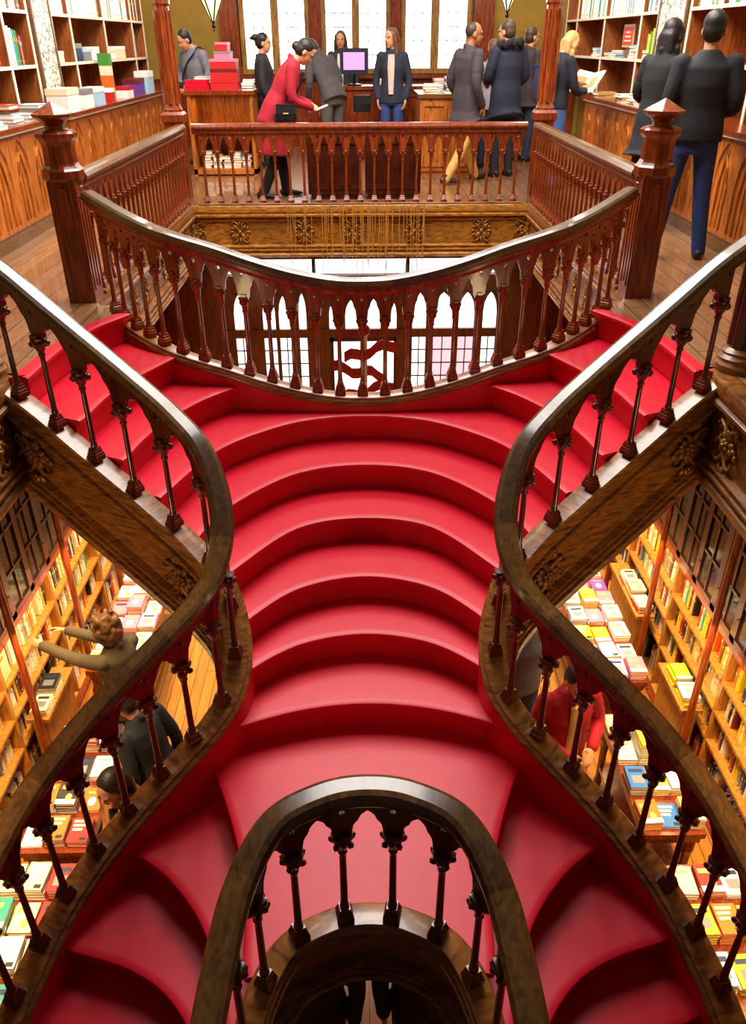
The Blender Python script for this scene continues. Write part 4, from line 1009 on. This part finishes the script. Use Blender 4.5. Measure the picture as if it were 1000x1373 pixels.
# ------------------------------------------------------------------ people
SKIN = plain('skin', lin((214, 150, 112)), .5, noise=.06, nscale=20)
SKIN_D = plain('deeper skin', lin((176, 112, 74)), .5, noise=.06, nscale=20)
LIP = plain('lips', lin((170, 70, 66)), .5); EYE_M = plain('dark eye', (.02, .015, .012), .3)
CLOTH = {}
def cloth(rgb, rough=.8):
    k = (rgb, rough)
    if k not in CLOTH: CLOTH[k] = plain('fabric %02d' % len(CLOTH), lin(rgb), rough, noise=.18, nscale=14, bump=.15)
    return CLOTH[k]
def voxel(mb, size, smooth=4, name='tmp'):
    me = mb.mesh(name, [SKIN]); o = bpy.data.objects.new(name, me); COL.objects.link(o)
    m = o.modifiers.new('r', 'REMESH'); m.mode = 'VOXEL'; m.voxel_size = size; m.use_smooth_shade = True
    if smooth:
        s = o.modifiers.new('s', 'SMOOTH'); s.factor = .5; s.iterations = smooth
    dg = bpy.context.evaluated_depsgraph_get(); dg.update()
    out = bpy.data.meshes.new_from_object(o.evaluated_get(dg)); bpy.data.objects.remove(o); bpy.data.meshes.remove(me)
    out.materials.clear()
    return out
def etube(mb, pts, rads, n=14, side=V((1, 0, 0))):
    """tube with elliptical rings: rads = (lateral, fore-aft)"""
    pts = [V(p) for p in pts]; rings = []
    for i, p in enumerate(pts):
        t = (pts[min(i+1, len(pts)-1)]-pts[max(i-1, 0)]).normalized()
        a = (side-t*side.dot(t)).normalized(); b = t.cross(a)
        rings.append([p+a*math.cos(2*PI*j/n)*rads[i][0]+b*math.sin(2*PI*j/n)*rads[i][1] for j in range(n)])
    mb.loft(rings)
def limb(mb, pts, rads, n=10):
    mb.tube(pts, rads, n)
    for p, r in zip(pts, rads): mb.ball(p, r, n=n, m=7)
def densify(a, b, c, k=5):
    P = [V(a), V(b), V(c)]; return catmull(P, k)
def hand(mb, w, d, palm_n, side):
    """five fingers curling from the wrist w; d = pointing direction, palm_n = palm side, side = +-1 thumb side"""
    d = V(d).normalized(); pn = (V(palm_n)-d*V(palm_n).dot(d)).normalized(); x = d.cross(pn)*side
    w = V(w); c = w+d*.045
    M = Matrix((x, d, pn)).transposed()
    mb.ball(c, (.038, .05, .017), n=10, m=7, M=M); mb.ball(w, .026, n=8, m=6)
    for k, (o, l) in enumerate(((-.028, .066), (-.009, .078), (.010, .074), (.028, .056))):
        b = c+x*(-o)+d*.036
        mb.tube([b, b+d*l*.45+pn*.006, b+d*l*.8+pn*.024, b+d*l*.92+pn*.042], [.0092, .0088, .008, .007], 7)
        mb.ball(b+d*l*.92+pn*.042, .007, n=6, m=5)
    b = w+d*.02+x*.030
    mb.tube([b, b+x*.022+d*.02+pn*.01, b+x*.026+d*.045+pn*.022, b+x*.02+d*.062+pn*.03], [.012, .011, .0095, .008], 7)
def person(label, loc, face, h=1.72, lean=0, head=(0, 0), armL=None, armR=None, legs=None, top=(30, 30, 34), top_kind='jacket', hem=None, inner=None, legs_rgb=(40, 46, 70), shoe=(24, 20, 20),
           hair=(40, 26, 16), hair_kind='short', skin=SKIN, female=False, voxel_size=.011, bulk=1.0, cuff=True, head_tilt=0):
    r = thing('person', label, 'person', loc, -math.radians(face)); s = h*1.09/1.72; r.scale = (s, s, s)
    hipz = .92; sw = .160 if female else .182
    R = Matrix.Rotation(-lean, 3, 'X')
    def up(p):      # a point of the upper body after leaning forward about the hips
        p = V(p)-V((0, 0, hipz)); return R @ p+V((0, 0, hipz))
    neck = up((0, -.005, 1.44)); 
    sh = {-1: up((-sw, -.01, 1.375)), 1: up((sw, -.01, 1.375))}
    arms = {}
    for sg, a in ((-1, armL), (1, armR)):
        if a is None: a = ((sg*(sw+.055), -.03, 1.10), (sg*(sw+.05), .06, .86))
        arms[sg] = (up(a[0]), up(a[1]))
    hips = {-1: V((-.088, 0, hipz-.02)), 1: V((.088, 0, hipz-.02))}
    lg = {}
    for sg in (-1, 1):
        a = (legs or {}).get(sg)
        if a is None: a = ((sg*.10, .015, .50), (sg*.105, -.02, .08))
        lg[sg] = (V(a[0]), V(a[1]))
    hp, hy = head
    HR = Matrix.Rotation(-lean*.6, 3, 'X') @ Matrix.Rotation(-math.radians(hy), 3, 'Z') @ Matrix.Rotation(-math.radians(hp), 3, 'X') @ Matrix.Rotation(math.radians(head_tilt), 3, 'Y')
    hc = neck+HR @ V((0, .028, .145))
    H = lambda p: hc+HR @ V(p)
    # body
    mb = MB()
    b = lambda c, rr, **k: mb.ball(H(c), rr, M=HR, n=16, m=12)
    b((0, -.008, .03), (.074, .094, .092)); b((0, .022, -.03), (.060, .070, .082)); b((0, .048, -.085), (.034, .034, .030))
    mb.loft([[H((x, y, z)) for x, y, z in q] for q in ([(-.008, .085, .03), (.008, .085, .03), (.006, .07, .03), (-.006, .07, .03)], [(-.016, .116, -.025), (.016, .116, -.025), (.014, .08, -.025), (-.014, .08, -.025)], [(-.012, .09, -.036), (.012, .09, -.036), (.01, .07, -.036), (-.01, .07, -.036)])])
    for sg in (-1, 1):
        mb.ball(H((sg*.076, -.006, -.01)), (.012, .022, .032), M=HR, n=8, m=6); mb.ball(H((sg*.030, .080, .032)), (.024, .012, .010), M=HR, n=8, m=6)
    limb(mb, [neck-R @ V((0, 0, .04)), neck, H((0, -.015, -.06))], [.056, .054, .05])
    etube(mb, [up((0, 0, .80)), up((0, 0, .92)), up((0, .005, 1.06)), up((0, .005, 1.22)), up((0, -.005, 1.36)), up((0, -.005, 1.44))], [(.15, .10), (.165, .11), (.135, .095), (.155, .11), (.15, .085), (.06, .06)])
    for sg in (-1, 1):
        e, w = arms[sg]; limb(mb, densify(sh[sg], e, w, 5), [.047, .046, .044, .042, .040, .038, .036, .034, .031, .028, .026])
        palm = V((-sg, 0, 0)) if armL is None or armR is None else V((-sg*.6, .0, -.6))
        hand(mb, w, (w-e), palm, -sg if (w-e).normalized().z < -.5 else sg)
        k, a = lg[sg]; limb(mb, densify(hips[sg], k, a, 5), [.082, .078, .072, .066, .060, .054, .052, .050, .046, .040, .036])
        f = a+V((sg*.02, .11, -.05)); limb(mb, [a, a+V((0, -.03, -.05)), f], [.036, .034, .026])
    me = voxel(mb, min(voxel_size, .009), 3); me.materials.append(skin); me.name = 'body'; link('body', me, r)
    for sg in (-1, 1):
        mb = MB(); mb.ball(H((sg*.030, .0905, .016)), (.010, .006, .0065), M=HR, n=8, m=6); mb.build('eye', [EYE_M], r, True)
    mb = MB(); mb.ball(H((0, .0905, -.058)), (.021, .008, .007), M=HR, n=10, m=6); mb.build('lips', [LIP], r, True)
    # hair
    mb = MB(); g = lambda c, rr: mb.ball(H(c), rr, M=HR, n=16, m=12)
    if hair_kind != 'bald':
        g((0, -.022, .046), (.083, .095, .088)); g((0, -.04, .0), (.08, .075, .085))
    else: g((0, -.03, .038), (.078, .086, .084))
    if hair_kind in ('long', 'bob'):
        L = .27 if hair_kind == 'long' else .16
        D = lambda p, z, y=0: H(p)+V((0, y, -z))
        for sg in (-1, 1): limb(mb, [H((sg*.062, .01, .05)), H((sg*.078, .0, -.03)), D((sg*.08, -.02, -.03), .07), D((sg*.078, -.03, -.03), .07+L*.6), D((sg*.06, -.04, -.03), .07+L)], [.03, .03, .032, .032, .02], 8)
        etube(mb, [H((0, -.05, .05)), H((0, -.075, -.02)), D((0, -.075, -.02), .08, -.01), D((0, -.075, -.02), .08+L*.6, -.02), D((0, -.075, -.02), .08+L, -.01)], [(.07, .05), (.085, .05), (.088, .042), (.08, .038), (.045, .02)], side=V((1, 0, 0)))
    if hair_kind == 'bun': g((0, -.125, .065), (.045, .045, .045)); g((0, -.17, .05), (.02, .035, .02))
    if hair_kind == 'low_bun': g((0, -.115, -.02), (.045, .04, .042))
    if hair_kind == 'curly':
        rr = random.Random(2)
        for k in range(150):
            a, z = rr.uniform(0, 2*PI), rr.uniform(-.13, .12); q = .10*math.sqrt(max(.1, 1-(z/.16)**2))
            if math.sin(a) > .45 and z < .06: continue
            g((q*math.cos(a), q*math.sin(a)*.95-.03, z+.02), (.021, .021, .021))
    me = voxel(mb, .011, 2); me.materials.append(plain('hair', lin(hair), .5, noise=.3, nscale=60, bump=.3)); link('hair', me, r)
    # clothing of the upper body
    tm = cloth(top); mb = MB(); k = bulk
    hz = hem if hem is not None else {'jacket': .80, 'coat': .52, 'sweater': .86}[top_kind]
    ring = [up((0, 0, max(hz, .80))), up((0, 0, .95)), up((0, .005, 1.08)), up((0, .01, 1.24)), up((0, -.005, 1.36)), up((0, -.005, 1.425)), up((0, -.005, 1.465))]
    wst = .150 if female else .162
    rad = [(.185*k, .135*k), (.180*k, .132*k), (wst*k, .122*k), (.175*k, .138*k), (.172*k, .11*k), (.105, .085), (.072, .068)]
    if hz < .80:
        tilt = lean*.35
        ring = [V((0, -.01+math.sin(tilt)*.0, hz)), V((0, -.0, .68))]+ring; rad = [(.245*k, .20*k), (.215*k, .17*k)]+rad
    etube(mb, ring, rad, 20)
    for sg in (-1, 1):
        e, w = arms[sg]; P = densify(sh[sg]+R @ V((-sg*.004, 0, 0)), e, e.lerp(w, .93), 5)
        limb(mb, P, [q*k for q in (.066, .064, .061, .058, .055, .053, .051, .049, .047, .045, .044)])
    if top_kind in ('jacket', 'coat'):
        limb(mb, [neck+R @ V((-.07, .0, -.01)), neck+R @ V((0, -.065, .03)), neck+R @ V((.07, 0, -.01))], [.03, .032, .03])
    me = voxel(mb, .013, 3); me.materials.append(tm); link('coat' if top_kind == 'coat' else top_kind, me, r)
    if inner:
        mb = MB(); P = [up((0, .122*k, 1.40)), up((0, .145*k, 1.25)), up((0, .132*k, 1.06)), up((0, .138*k, .92))]
        etube(mb, P, [(.045, .02), (.05, .02), (.04, .02), (.035, .02)]); mb.build('shirt_front', [cloth(inner)], r, True)
    # trousers
    mb = MB()
    etube(mb, [V((0, 0, .78)), V((0, 0, .90)), up((0, .0, 1.0))], [(.165, .12), (.172, .122), (.148, .108)])
    for sg in (-1, 1):
        q, a = lg[sg]; a2 = a+V((0, 0, -.03))
        limb(mb, densify(hips[sg], q, a2, 5), [.092, .090, .086, .080, .074, .069, .066, .064, .061, .058, .056])
    me = voxel(mb, .013, 3); me.materials.append(cloth(legs_rgb)); link('trousers', me, r)
    for sg in (-1, 1):
        q, a = lg[sg]; mb = MB(); x = V((sg*.15, 1, 0)).normalized(); sd = V((1, -sg*.15, 0)).normalized()
        P = [a+x*-.075+V((0, 0, -.045)), a+x*-.02+V((0, 0, -.035)), a+x*.07+V((0, 0, -.046)), a+x*.15+V((0, 0, -.056)), a+x*.19+V((0, 0, -.06))]
        etube(mb, P, [(.030, .032), (.042, .044), (.045, .032), (.042, .024), (.02, .016)], side=sd); mb.tube([a+V((0, 0, .03)), a+V((0, -.01, -.04))], [.046, .044], 10)
        me = voxel(mb, .011, 2); me.materials.append(cloth(shoe, .5)); link('shoe', me, r)
    def world(p): return Matrix.Rotation(-math.radians(face), 3, 'Z') @ (V(p)*s)+V(loc)
    r_info = dict(up_local=up, up=lambda p: world(up(p)), arms={k_: (world(v[0]), world(v[1])) for k_, v in arms.items()}, head=world(hc), world=world, fwd=Matrix.Rotation(-math.radians(face), 3, 'Z') @ V((0, 1, 0)))
    return r, r_info
def bag(label, loc, d, mat, strap=None, rz=0, clasp=None):
    r = thing('shoulder_bag', label, 'bag', loc, rz); a, b, c = d[0]/2, d[1]/2, d[2]/2
    mb = MB(); rings = []
    for z, k in ((-c, .86), (-c*.8, 1), (0, 1), (c*.7, .96), (c, .84)):
        rings.append([(a*k*math.copysign(abs(math.cos(t))**.5, math.cos(t)), b*k*math.copysign(abs(math.sin(t))**.5, math.sin(t)), z) for t in [2*PI*i/16 for i in range(16)]])
    mb.loft(rings); mb.build('bag_body', [mat], r, True)
    mb = MB(); mb.bb(-a*.95, a*.95, -b*1.06, -b*.98, -c*.1, c*.9); mb.bb(-a*.95, a*.95, -b*1.06, b*.9, c*.88, c*1.04); mb.build('flap', [mat], r)
    if clasp: mb = MB(); mb.tube([(-.03, -b*1.12, -c*.05), (.03, -b*1.12, -c*.05)], .012, 6); mb.build('clasp', [clasp], r)
    if strap: mb = MB(); mb.tube([V(p)-V(loc) for p in strap], .010, 6); r.rotation_euler = (0, 0, 0) if rz == 0 else r.rotation_euler; mb.build('strap', [mat], r)
    return r
BLACK = cloth((22, 22, 26), .5)

# gallery visitors, far to near
p, i_ = person('person in a grey jacket looking down beside the wooden column', (-2.52, 14.0, 0), 215, 1.74, .06, (28, 20), ((-.26, .02, 1.12), (-.10, .24, 1.02)), ((.26, .02, 1.12), (.08, .26, 1.04)), None, (112, 110, 122), 'jacket', None, None, (40, 52, 82), hair=(34, 24, 18), bulk=1.08)
mid = (i_['arms'][-1][1]+i_['arms'][1][1])/2+i_['fwd']*.10
r = thing('camera', 'small black camera held by the person in the grey jacket', 'camera', mid)
mb = MB(); mb.bb(-.06, .06, -.025, .025, -.035, .035); mb.bb(-.025, .025, -.02, .02, .035, .05); mb.build('camera_body', [BLACK], r); mb = MB(); mb.lathe([(.028, 0), (.028, .045), (.02, .05)], 12, (0, 0, 0)); o = mb.build('lens', [black_metal], r, True); o.rotation_euler = (PI/2, 0, 0); o.location = (0, -.02, 0)
S_ = i_['up_local']; mb = MB(); pts = [S_(q) for q in ((-.14, .12, 1.40), (-.03, .165, 1.28), (.10, .155, 1.10), (.19, .06, .98), (.15, -.12, 1.1), (0, -.15, 1.25), (-.13, -.10, 1.42), (-.15, .03, 1.47), (-.14, .12, 1.40))]
mb.tube(catmull(pts, 4), .012, 6).build('bag_strap', [BLACK], p, True)
person('person with hair in a bun, in black, standing behind the red coat', (-1.42, 13.4, 0), 80, 1.66, 0, (4, 10), None, None, None, (40, 34, 36), 'sweater', None, None, (30, 28, 32), hair=(22, 16, 14), hair_kind='bun', female=True)
person('person with long brown hair standing behind the till screen', (-.30, 15.35, 0), 185, 1.70, 0, (4, 0), None, None, None, (40, 44, 56), 'jacket', None, (236, 226, 220), (40, 44, 60), hair=(70, 46, 32), hair_kind='long', female=True)
p, i_ = person('person in a dark suit bent over the counter behind the red coat', (-.40, 13.4, 0), 320, 1.76, .62, (30, 0), ((-.26, .06, 1.12), (-.2, .30, 1.0)), ((.25, .06, 1.12), (.18, .30, 1.0)), None, (74, 66, 66), 'jacket', None, None, (84, 76, 76), hair=(60, 44, 34))
bag('black shoulder bag hanging at the hip of the person bent over the counter', tuple(i_['world']((.36, -.18, .78))), (.26, .12, .22), BLACK, rz=.4)
person('person in a navy blazer and jeans facing the room beside the till', (.50, 13.6, 0), 190, 1.71, 0, (2, 35), ((-.23, -.02, 1.1), (-.20, .05, .86)), ((.23, -.02, 1.1), (.20, .05, .86)), {-1: ((-.09, .02, .5), (-.08, -.02, .08)), 1: ((.09, .02, .5), (.08, -.02, .08))}, (34, 40, 56), 'jacket', None, (222, 190, 176), (44, 66, 122), hair=(112, 72, 48), hair_kind='long', female=True)
p, i_ = person('person in a red coat and boots bending over a phone at the cross balustrade', (-1.03, 10.62, 0), 82, 1.70, .52, (24, 0), ((-.20, .10, 1.14), (-.05, .34, 1.16)), ((.20, .12, 1.12), (.05, .36, 1.14)), {-1: ((-.09, .05, .5), (-.10, .10, .08)), 1: ((.09, .0, .5), (.10, -.18, .08))}, (168, 16, 40), 'coat', .46, (24, 20, 24), (24, 22, 26), (20, 18, 18), hair=(34, 24, 20), hair_kind='low_bun', female=True)
hm = i_['arms'][1][1]+i_['fwd']*.12
r = thing('phone', 'white phone held by the person in the red coat', 'phone', hm, .2); mb = MB(); mb.box((0, 0, 0), (.15, .075, .009), M=Matrix.Rotation(-.35, 3, 'Y')); mb.build('case', [B_['white']], r); mb = MB(); mb.box((-.002, 0, .006), (.135, .068, .003), M=Matrix.Rotation(-.35, 3, 'Y')); mb.build('display', [B_['pale blue']], r)
bag('small black bag with gilt clasp at the waist of the red coat', tuple(i_['world']((.31, .12, .90))), (.24, .10, .18), BLACK, clasp=gilt)
person('person in a dark jacket and khaki trousers walking by the book desk', (1.42, 11.75, 0), 60, 1.75, .02, (6, 25), ((-.26, -.06, 1.1), (-.24, .12, .9)), ((.26, -.08, 1.1), (.24, .05, .86)), {-1: ((-.10, .10, .5), (-.11, .26, .08)), 1: ((.10, -.06, .5), (.11, -.34, .10))}, (64, 52, 58), 'jacket', .72, None, (196, 150, 72), (40, 34, 34), hair=(64, 50, 42), hair_kind='bald', skin=SKIN_D, bulk=1.14)
person('person half hidden between the dark jacket and the hooded parka', (1.95, 13.2, 0), 30, 1.58, 0, (10, -20), None, None, None, (150, 140, 146), 'jacket', None, None, (60, 60, 76), hair=(96, 66, 46))
p, i_ = person('person in a navy parka with furry hood below the lantern', (2.02, 12.3, 0), 335, 1.78, .02, (6, -25), ((-.26, .02, 1.12), (-.14, .22, 1.06)), ((.26, .0, 1.12), (.16, .2, .98)), None, (32, 36, 56), 'jacket', .66, None, (34, 30, 34), hair=(76, 54, 38), bulk=1.14)
mb = MB(); rr = random.Random(9)
for k in range(40):
    t = PI*1.7*k/39-.35; mb.ball((.15*math.cos(t)+rr.gauss(0, .008), -.02-.11*math.sin(t)+rr.gauss(0, .008), 1.45+.03*math.sin(t)+rr.gauss(0, .01)), (.036, .036, .04), n=6, m=5)
mb.build('fur_hood', [cloth((30, 26, 30))], p, True)
person('person with red scarf in dark clothes beside the reeded column and lantern', (2.62, 14.0, 0), 55, 1.72, 0, (0, 15), None, None, None, (52, 40, 46), 'jacket', .76, None, (46, 56, 84), hair=(70, 44, 30))
p, i_ = person('blonde person in a black top and jeans reading an open book at the shelves', (2.47, 11.2, 0), 62, 1.68, .10, (30, 0), ((-.20, .08, 1.12), (-.08, .32, 1.16)), ((.22, .08, 1.10), (.10, .34, 1.10)), None, (26, 28, 42), 'sweater', .88, None, (66, 104, 168), hair=(206, 156, 96), hair_kind='bob', female=True)
hm = (i_['arms'][1][1]+i_['arms'][-1][1])/2+i_['fwd']*.13+V((0, 0, .04))
r = thing('open_book', 'open pale picture book held by the blonde person', 'book', hm, math.radians(-62))
for sg in (-1, 1):
    M = Matrix.Rotation(.9, 3, 'X') @ Matrix.Rotation(sg*-.25, 3, 'Y')
    mb = MB(); mb.box(M @ V((sg*.12, 0, 0)), (.24, .30, .014), M=M); mb.build('page_block', [paper], r)
    mb = MB(); mb.box(M @ V((sg*.12, 0, .009)), (.15, .14, .004), M=M); mb.build('picture', [B_['tan']], r)
    mb = MB(); mb.box(M @ V((sg*.122, 0, -.010)), (.25, .31, .005), M=M); mb.build('cover', [B_['cream']], r)
bag('dark blue backpack on the back of the blonde reader', tuple(i_['up']((0, -.215, 1.14))), (.30, .16, .38), cloth((34, 44, 84)), rz=math.radians(118))
person('person with long black hair in a dark coat before the shelves', (2.87, 8.55, 0), 55, 1.72, .05, (12, 0), ((-.23, .02, 1.12), (-.12, .24, 1.10)), ((.23, .02, 1.12), (.12, .24, 1.10)), None, (24, 22, 28), 'coat', .62, None, (34, 36, 48), hair=(26, 16, 16), hair_kind='long', female=True)
person('person in a black sweater and blue jeans with back turned by the newel post', (2.80, 7.25, 0), 12, 1.74, .02, (2, 12), ((-.235, -.03, 1.11), (-.17, .19, 1.04)), ((.235, -.03, 1.11), (.17, .2, 1.06)), {-1: ((-.13, .0, .5), (-.18, -.03, .08)), 1: ((.13, .0, .5), (.19, -.0, .08))}, (22, 20, 28), 'sweater', .86, None, (38, 60, 116), hair=(30, 22, 18), bulk=1.1)
# ground floor visitors
p, i_ = person('curly-haired person in an olive cardigan reaching for books on the glazed shelves', (-2.10, 5.22, GZ), 300, 1.72, .10, (10, 0), ((-.17, .28, 1.34), (-.20, .62, 1.40)), ((.16, .30, 1.30), (.06, .64, 1.36)), None, (72, 58, 34), 'jacket', .80, None, (40, 34, 30), hair=(96, 60, 24), hair_kind='curly', female=True)
person('dark-haired person in a tan coat near the mixed book table below the stair', (-1.66, 3.75, GZ), 200, 1.70, .06, (20, 10), None, None, None, (190, 122, 60), 'coat', .6, (30, 26, 30), (40, 36, 44), hair=(40, 24, 18), hair_kind='long', female=True)
person('person in black and denim stooping by the book table below the stair', (-1.66, 4.42, GZ), 300, 1.62, .3, (20, 0), None, None, None, (30, 30, 36), 'jacket', .84, None, (60, 74, 110), hair=(40, 30, 22))
p, i_ = person('person in a red jacket standing with a pen by the tables below the stair', (1.61, 4.62, GZ), 170, 1.74, .04, (12, 0), ((-.25, .02, 1.12), (-.12, .22, 1.06)), ((.25, .03, 1.12), (.06, .24, 1.02)), None, (176, 14, 34), 'jacket', .84, (226, 196, 130), (46, 44, 52), hair=(40, 26, 20))
person('person in a grey jacket behind the stair curve beside the red jacket', (1.42, 5.42, GZ), 150, 1.74, 0, (10, 0), None, None, None, (92, 92, 104), 'jacket', None, None, (50, 60, 90), hair=(60, 42, 30))
person('person in dark clothes below the stairwell opening near a lit hand', (-.33, 2.62, GZ), 190, 1.70, .05, (20, 0), None, None, None, (20, 18, 20), 'jacket', None, None, (90, 76, 50), hair=(26, 20, 18))
person('person in black below the stairwell opening with head bowed', (.32, 2.66, GZ), 170, 1.70, .1, (30, 0), None, None, None, (18, 16, 22), 'jacket', None, None, (26, 26, 34), hair=(30, 18, 14))
add_camera()
def area(name, loc, size, power, color=(1,1,1), rot=(0,0,0), spread=PI):
    l = bpy.data.lights.new(name, 'AREA'); l.shape = 'RECTANGLE'; l.size, l.size_y = size; l.energy = power; l.color = color; l.spread = spread
    o = bpy.data.objects.new(name, l); COL.objects.link(o); o.location = loc; o.rotation_euler = rot
    return o
area('skylight', (0, 8.0, 5.6), (4.0, 5.5), 1080, (1, .96, .91))
for s in (-1, 1):
    area('shelf_lamps', (s*2.72, 5.8, -2.45), (.12, 7.5), 68, (1, .68, .26), (0, s*-.45, 0))
    area('table_lamps', (s*2.3, 5.5, -.72), (.25, 6.5), 85, (1, .74, .40), (0, 0, 0), 1.0).data.specular_factor = .3
    area('gallery_case_lamps', (s*2.5, 11, 3.6), (.3, 9.0), 170, (1, .86, .66), (0, s*-.5, 0))
for s in (-1, 1): area('fascia_fill_light', (s*2.3, 1.5, -.78), (.9, .8), 17, (1, .70, .36), (PI*.56, 0, s*.3), 2.0).data.specular_factor = .15  # fill added out of view to brighten the string fascias, not a fixture
area('desk_lamp', (-1.96, 12.75, 1.0), (.7, .2), 4, (1, .75, .3))
w = bpy.data.worlds.new('world'); SC.world = w; w.use_nodes = True
w.node_tree.nodes['Background'].inputs['Color'].default_value = (1, .95, .9, 1); w.node_tree.nodes['Background'].inputs['Strength'].default_value = .05
SC.view_settings.view_transform = 'Standard'; SC.view_settings.look = 'None'; SC.view_settings.gamma = 1; SC.view_settings.exposure = 0
